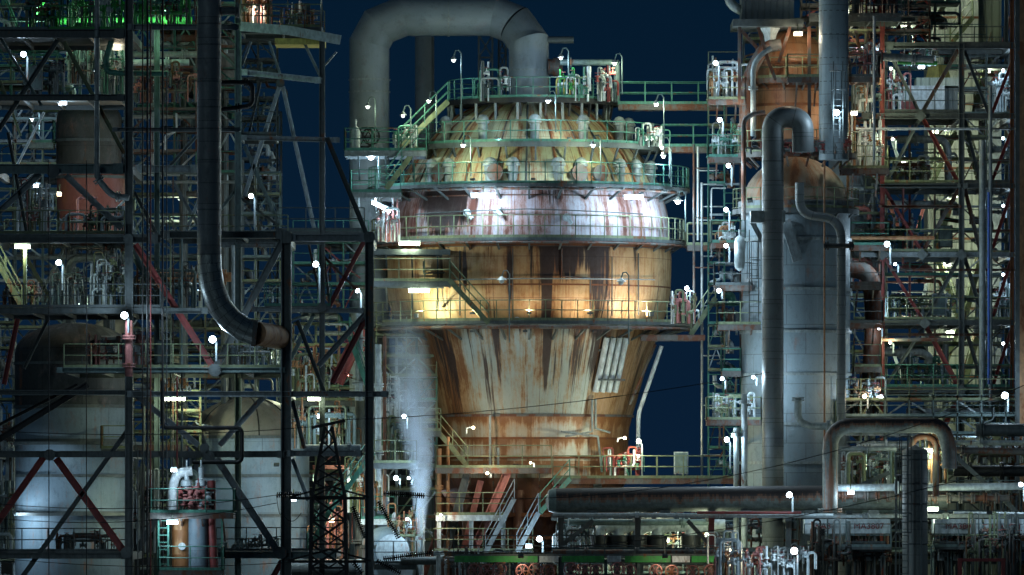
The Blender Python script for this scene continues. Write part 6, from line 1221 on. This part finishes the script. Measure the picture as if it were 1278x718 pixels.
# hooded fill lamps added on the ring decks to brighten the shell
def washer(label, x, y, hw, power, col, ty=-1.6, reach=3.4, size=2.0):
    dx = R(x - VX); r = R(hw); p = V((vc.x + dx, -math.sqrt(r * r - dx * dx), P(0, y).z)); inn = (V((vc.x, 0, p.z)) - p).normalized(); t = thing('added_washer', label, 'lamp', p)
    mb = MB(); mb.bar(p - inn * .02 + V((0, 0, 0)), p + inn * .16, .22, .1); mb.build('hood', 'dark', t)
    mb = MB(); mb.bar(p + inn * .165, p + inn * .185, .18, .07); mb.build('lens', 'lampd', t)
    light(p + inn * .3, power, col, t, .12, spot=size, aim=p + inn * reach + V((0, 0, ty)))
for a_ in (
 ('added hooded washer on the belt ring rail, far left', 520, 398, 214, 420, CY, 2.2), ('added hooded washer on the belt ring rail, left of centre', 590, 396, 214, 130, CO, 1.6), ('added hooded washer on the belt ring rail, centre', 660, 396, 214, 130, CO, 3.2),
 ('added hooded washer on the belt ring rail, right of centre', 735, 396, 214, 170, CO, 2.2), ('added hooded washer on the belt ring rail, far right', 812, 396, 216, 520, (1., .86, .66), 2.2),
 ('added hooded washer under the belt ring, left', 590, 418, 205, 50, CW, -3.0), ('added hooded washer under the belt ring, centre', 655, 418, 205, 60, CW, -3.0), ('added hooded washer under the belt ring, right', 740, 418, 205, 80, CO, -3.0),
 ('added hooded washer on the third ring, lighting the dome left', 590, 232, 206, 130, CW, 2.0), ('added hooded washer on the third ring, lighting the dome centre', 665, 232, 206, 130, CW, 2.0), ('added hooded washer on the third ring, lighting the dome right', 745, 232, 206, 130, CW, 2.0),
 ('added hooded washer on the second ring, lighting the dome crown left', 620, 180, 166, 80, CW, 1.6), ('added hooded washer on the second ring, lighting the dome crown right', 710, 180, 166, 110, CO, 1.6)):
    washer(*a_[:6], ty=a_[6])
# small lamps deep in the steelwork
for k, (lab, x, y, d_, pw, cl) in enumerate((
 ('small lamp deep behind the left frame above the wide tank dome', 100, 380, -3, 200, CY), ('small lamp deep behind the left frame, at the second level', 118, 88, -3, 200, CW), ('small lamp deep behind the left frame near the dark drum top', 40, 150, 0, 200, CW),
 ('small greenish lamp behind the riser bundle, upper level', 232, 60, -4, 220, CG), ('small lamp behind the riser bundle at mid height', 225, 250, 0, 240, CY), ('small lamp behind the riser bundle above the third floor', 240, 360, 0, 240, CW), ('small lamp behind the long red brace foot', 330, 440, 0, 260, CY),
 ('small lamp in the bright steelwork left of the vessel, upper', 430, 470, 4, 320, CY), ('small lamp in the bright steelwork left of the vessel, middle', 446, 545, 4, 320, CY), ('small lamp in the bright steelwork left of the vessel, lower', 382, 600, 4, 320, CY), ('small lamp behind the steam at landing height', 520, 610, -1, 260, CW),
 ('small lamp in the pale steelwork right of the tall riser pipe', 1080, 60, 2, 320, CW), ('small lamp in the pale steelwork beside the rust dome', 1082, 240, 2, 300, CY), ('small lamp in the pale steelwork at column mid height', 1084, 385, 2, 300, CW), ('small lamp in the right frame depth, top', 1130, 40, 9, 320, CY),
 ('small lamp in the right frame depth, under the white duct', 1128, 200, 9, 320, CY), ('small lamp in the right frame depth, fifth level', 1130, 380, 9, 320, CY), ('small lamp in the right frame depth, lowest level', 1140, 470, 9, 320, CY), ('small lamp behind the arch pipe, left', 1072, 575, -6, 300, CY),
 ('small lamp behind the arch pipe, right', 1108, 598, -6, 300, CY), ('small lamp on the right rack floors, upper', 1228, 556, -6, 320, CW), ('small lamp on the right rack floors, lower', 1215, 655, -6, 320, CY), ('small lamp deep under the rack, left', 770, 668, -7, 420, CY),
 ('small lamp deep under the rack, right', 950, 665, -7, 420, CW), ('small lamp behind the pale tank edge', 356, 470, -2, 260, CY), ('small lamp low beside the bluish tank foot', 174, 600, -6, 260, CW), ('small lamp at the lower left edge among pipes', 6, 540, -3, 320, CW), ('small lamp at the top right above the ribbed house', 1050, 12, -2, 260, CO))):
    bulk(lab, x, y, d_, power=pw * 1.5, col=cl, mat='lampd', r=.07, pole=.8)

# added fill washers, and a few people-sized details on the decks
def down_washer(label, p, aim, power, col=CW):  # fill fixture added where a surface needs brightening
    t = thing('added_washer', label, 'lamp', p); e = (aim - p).normalized(); mb = MB(); mb.bar(p - e * .1, p + e * .12, .26, .12); mb.build('hood', 'dark', t)
    mb = MB(); mb.bar(p + e * .125, p + e * .145, .2, .08); mb.build('lens', 'lampd', t); light(p + e * .25, power, col, t, .12, spot=1.9, aim=aim)
down_washer('added hooded washer on the frame beam lighting the left flank of the bluish tank', P(60, 572, -15.5), P(55, 620, -12), 170)
down_washer('added hooded washer low on the frame lighting the bluish tank foot', P(48, 690, -15.5), P(48, 655, -12), 110)
down_washer('added hooded washer on the frame beam lighting the pale tank', P(345, 580, -11), P(340, 630, -6), 200)
down_washer('added hooded washer on the riser bundle lighting the olive tank dome', P(228, 505, -10), P(280, 515, -5), 260, CY)
down_washer('added hooded washer on the arm lighting the clad column left strip', P(934, 505, -12), P(940, 470, -8), 260)
down_washer('added hooded washer at the collar lighting the clad column top', P(936, 250, -11), P(940, 300, -8), 160)
for k, (lab, x, y, d_) in enumerate((('small dark control cabinet on the left frame deck by the ball lamp', 205, 459, -22), ('small grey control cabinet on the second left floor', 44, 118, -20), ('grey cabinet on the green bridge at the vessel foot', 850, 597, -5), ('dark cabinet on the third right floor', 1180, 314, 1), ('pale cabinet on the fifth right floor', 1172, 399, 1), ('dark cabinet on the curved head platform', 378, 38, -12))):
    c = P(x, y, d_); t = thing('control_cabinet', lab, 'cabinet', c); mb = MB(); mb.box(c + V((0, 0, .75)), (.7, .4, 1.1)); mb.build('casing', ('dark', 'grey', 'lgrey', 'dark', 'lgrey', 'dark')[k], t)
    mb = MB(); mb.box(c + V((0, -.215, .75)), (.6, .03, 1.0)); mb.build('door', 'teal', t); mb = MB(); [mb.bar(c + V((q, 0, 0)), c + V((q, 0, .2)), .06, .06) for q in (-.28, .28)]; mb.build('stand', 'dark', t)

down_washer('added hooded washer over the white round-headed vessel', P(474, 640, -12), P(484, 668, -8.5), 220)  # more fill washers, added to lift the vessel head and cyclone
down_washer('added hooded washer on the orange column flank', P(915, 150, -9), P(960, 120, -5), 130, CO)

down_washer('added hooded washer on the front beam lighting the red lettered panels, left', P(1060, 640, -22), P(1062, 660, -19), 60)  # fill washers added along the rack for panels and handwheels
down_washer('added hooded washer on the front beam lighting the red lettered panels, right edge', P(1235, 640, -22), P(1240, 660, -19), 60)
down_washer('added hooded washer above the handwheel row, left', P(650, 694, -24), P(650, 716, -22), 50, CO)
down_washer('added hooded washer above the handwheel row, right', P(830, 694, -24), P(830, 716, -22), 50, CO)
# ================================================================== ground, world, camera
me = MB(); me.add([(-3000, -600, 0), (3000, -600, 0), (3000, 6000, 0), (-3000, 6000, 0)], [(0, 1, 2, 3)]); g = me.build('ground', 'concrete'); struct(g)
w = bpy.data.worlds.new('World'); scene.world = w; w.use_nodes = True; nt = w.node_tree; bg = nt.nodes['Background']
sky = _N(nt, 'ShaderNodeTexSky', sky_type='NISHITA'); sky.sun_disc = False; sky.sun_elevation = math.radians(8); sky.sun_rotation = math.radians(200)
sky.air_density = 1.2; sky.dust_density = .3; sky.ozone_density = 6
gz = _N(nt, 'ShaderNodeSeparateXYZ'); nt.links.new(_N(nt, 'ShaderNodeTexCoord').outputs['Generated'], gz.inputs[0])
mx = _mix(nt, .92, sky.outputs[0], _mix(nt, _ramp(nt, gz.outputs[2], -.005, .075), (.22, 1.5, 4.3), (.07, 1.08, 3.1)))
nt.links.new(mx, bg.inputs[0]); bg.inputs[1].default_value = .0068
l = bpy.data.lights.new('ambient_fill_light', 'SUN'); l.energy = .14; l.angle = math.radians(14); l.color = (.66, .9, 1.0)  # soft fill sun added for ambient, standing in for skyglow and distant lamps
o = bpy.data.objects.new('ambient_fill_light', l); COL.objects.link(o); o.location = (-60, -120, 60); o.rotation_euler = V((.42, .86, -.28)).to_track_quat('-Z', 'Y').to_euler()
cam = bpy.data.cameras.new('camera'); co = bpy.data.objects.new('camera', cam); COL.objects.link(co); scene.camera = co
co.location = (0, -D, ZC); co.rotation_euler = (pi / 2, 0, 0)
cam.sensor_width = 36; cam.lens = 36 * D / (1278 / S); cam.shift_y = (HY - 359) / 1278; cam.clip_start = 1; cam.clip_end = 8000
scene.view_settings.view_transform = 'Standard'; scene.view_settings.look = 'None'; scene.view_settings.exposure = .3; scene.view_settings.gamma = 1
scene.render.engine = 'CYCLES'; cy = scene.cycles; cy.use_light_tree = True; cy.max_bounces = 4; cy.diffuse_bounces = 2; cy.glossy_bounces = 2; cy.transparent_max_bounces = 8; cy.volume_bounces = 0
cy.use_denoising = True; cy.sample_clamp_indirect = 3; cy.caustics_reflective = False; cy.caustics_refractive = False; cy.volume_step_rate = 2
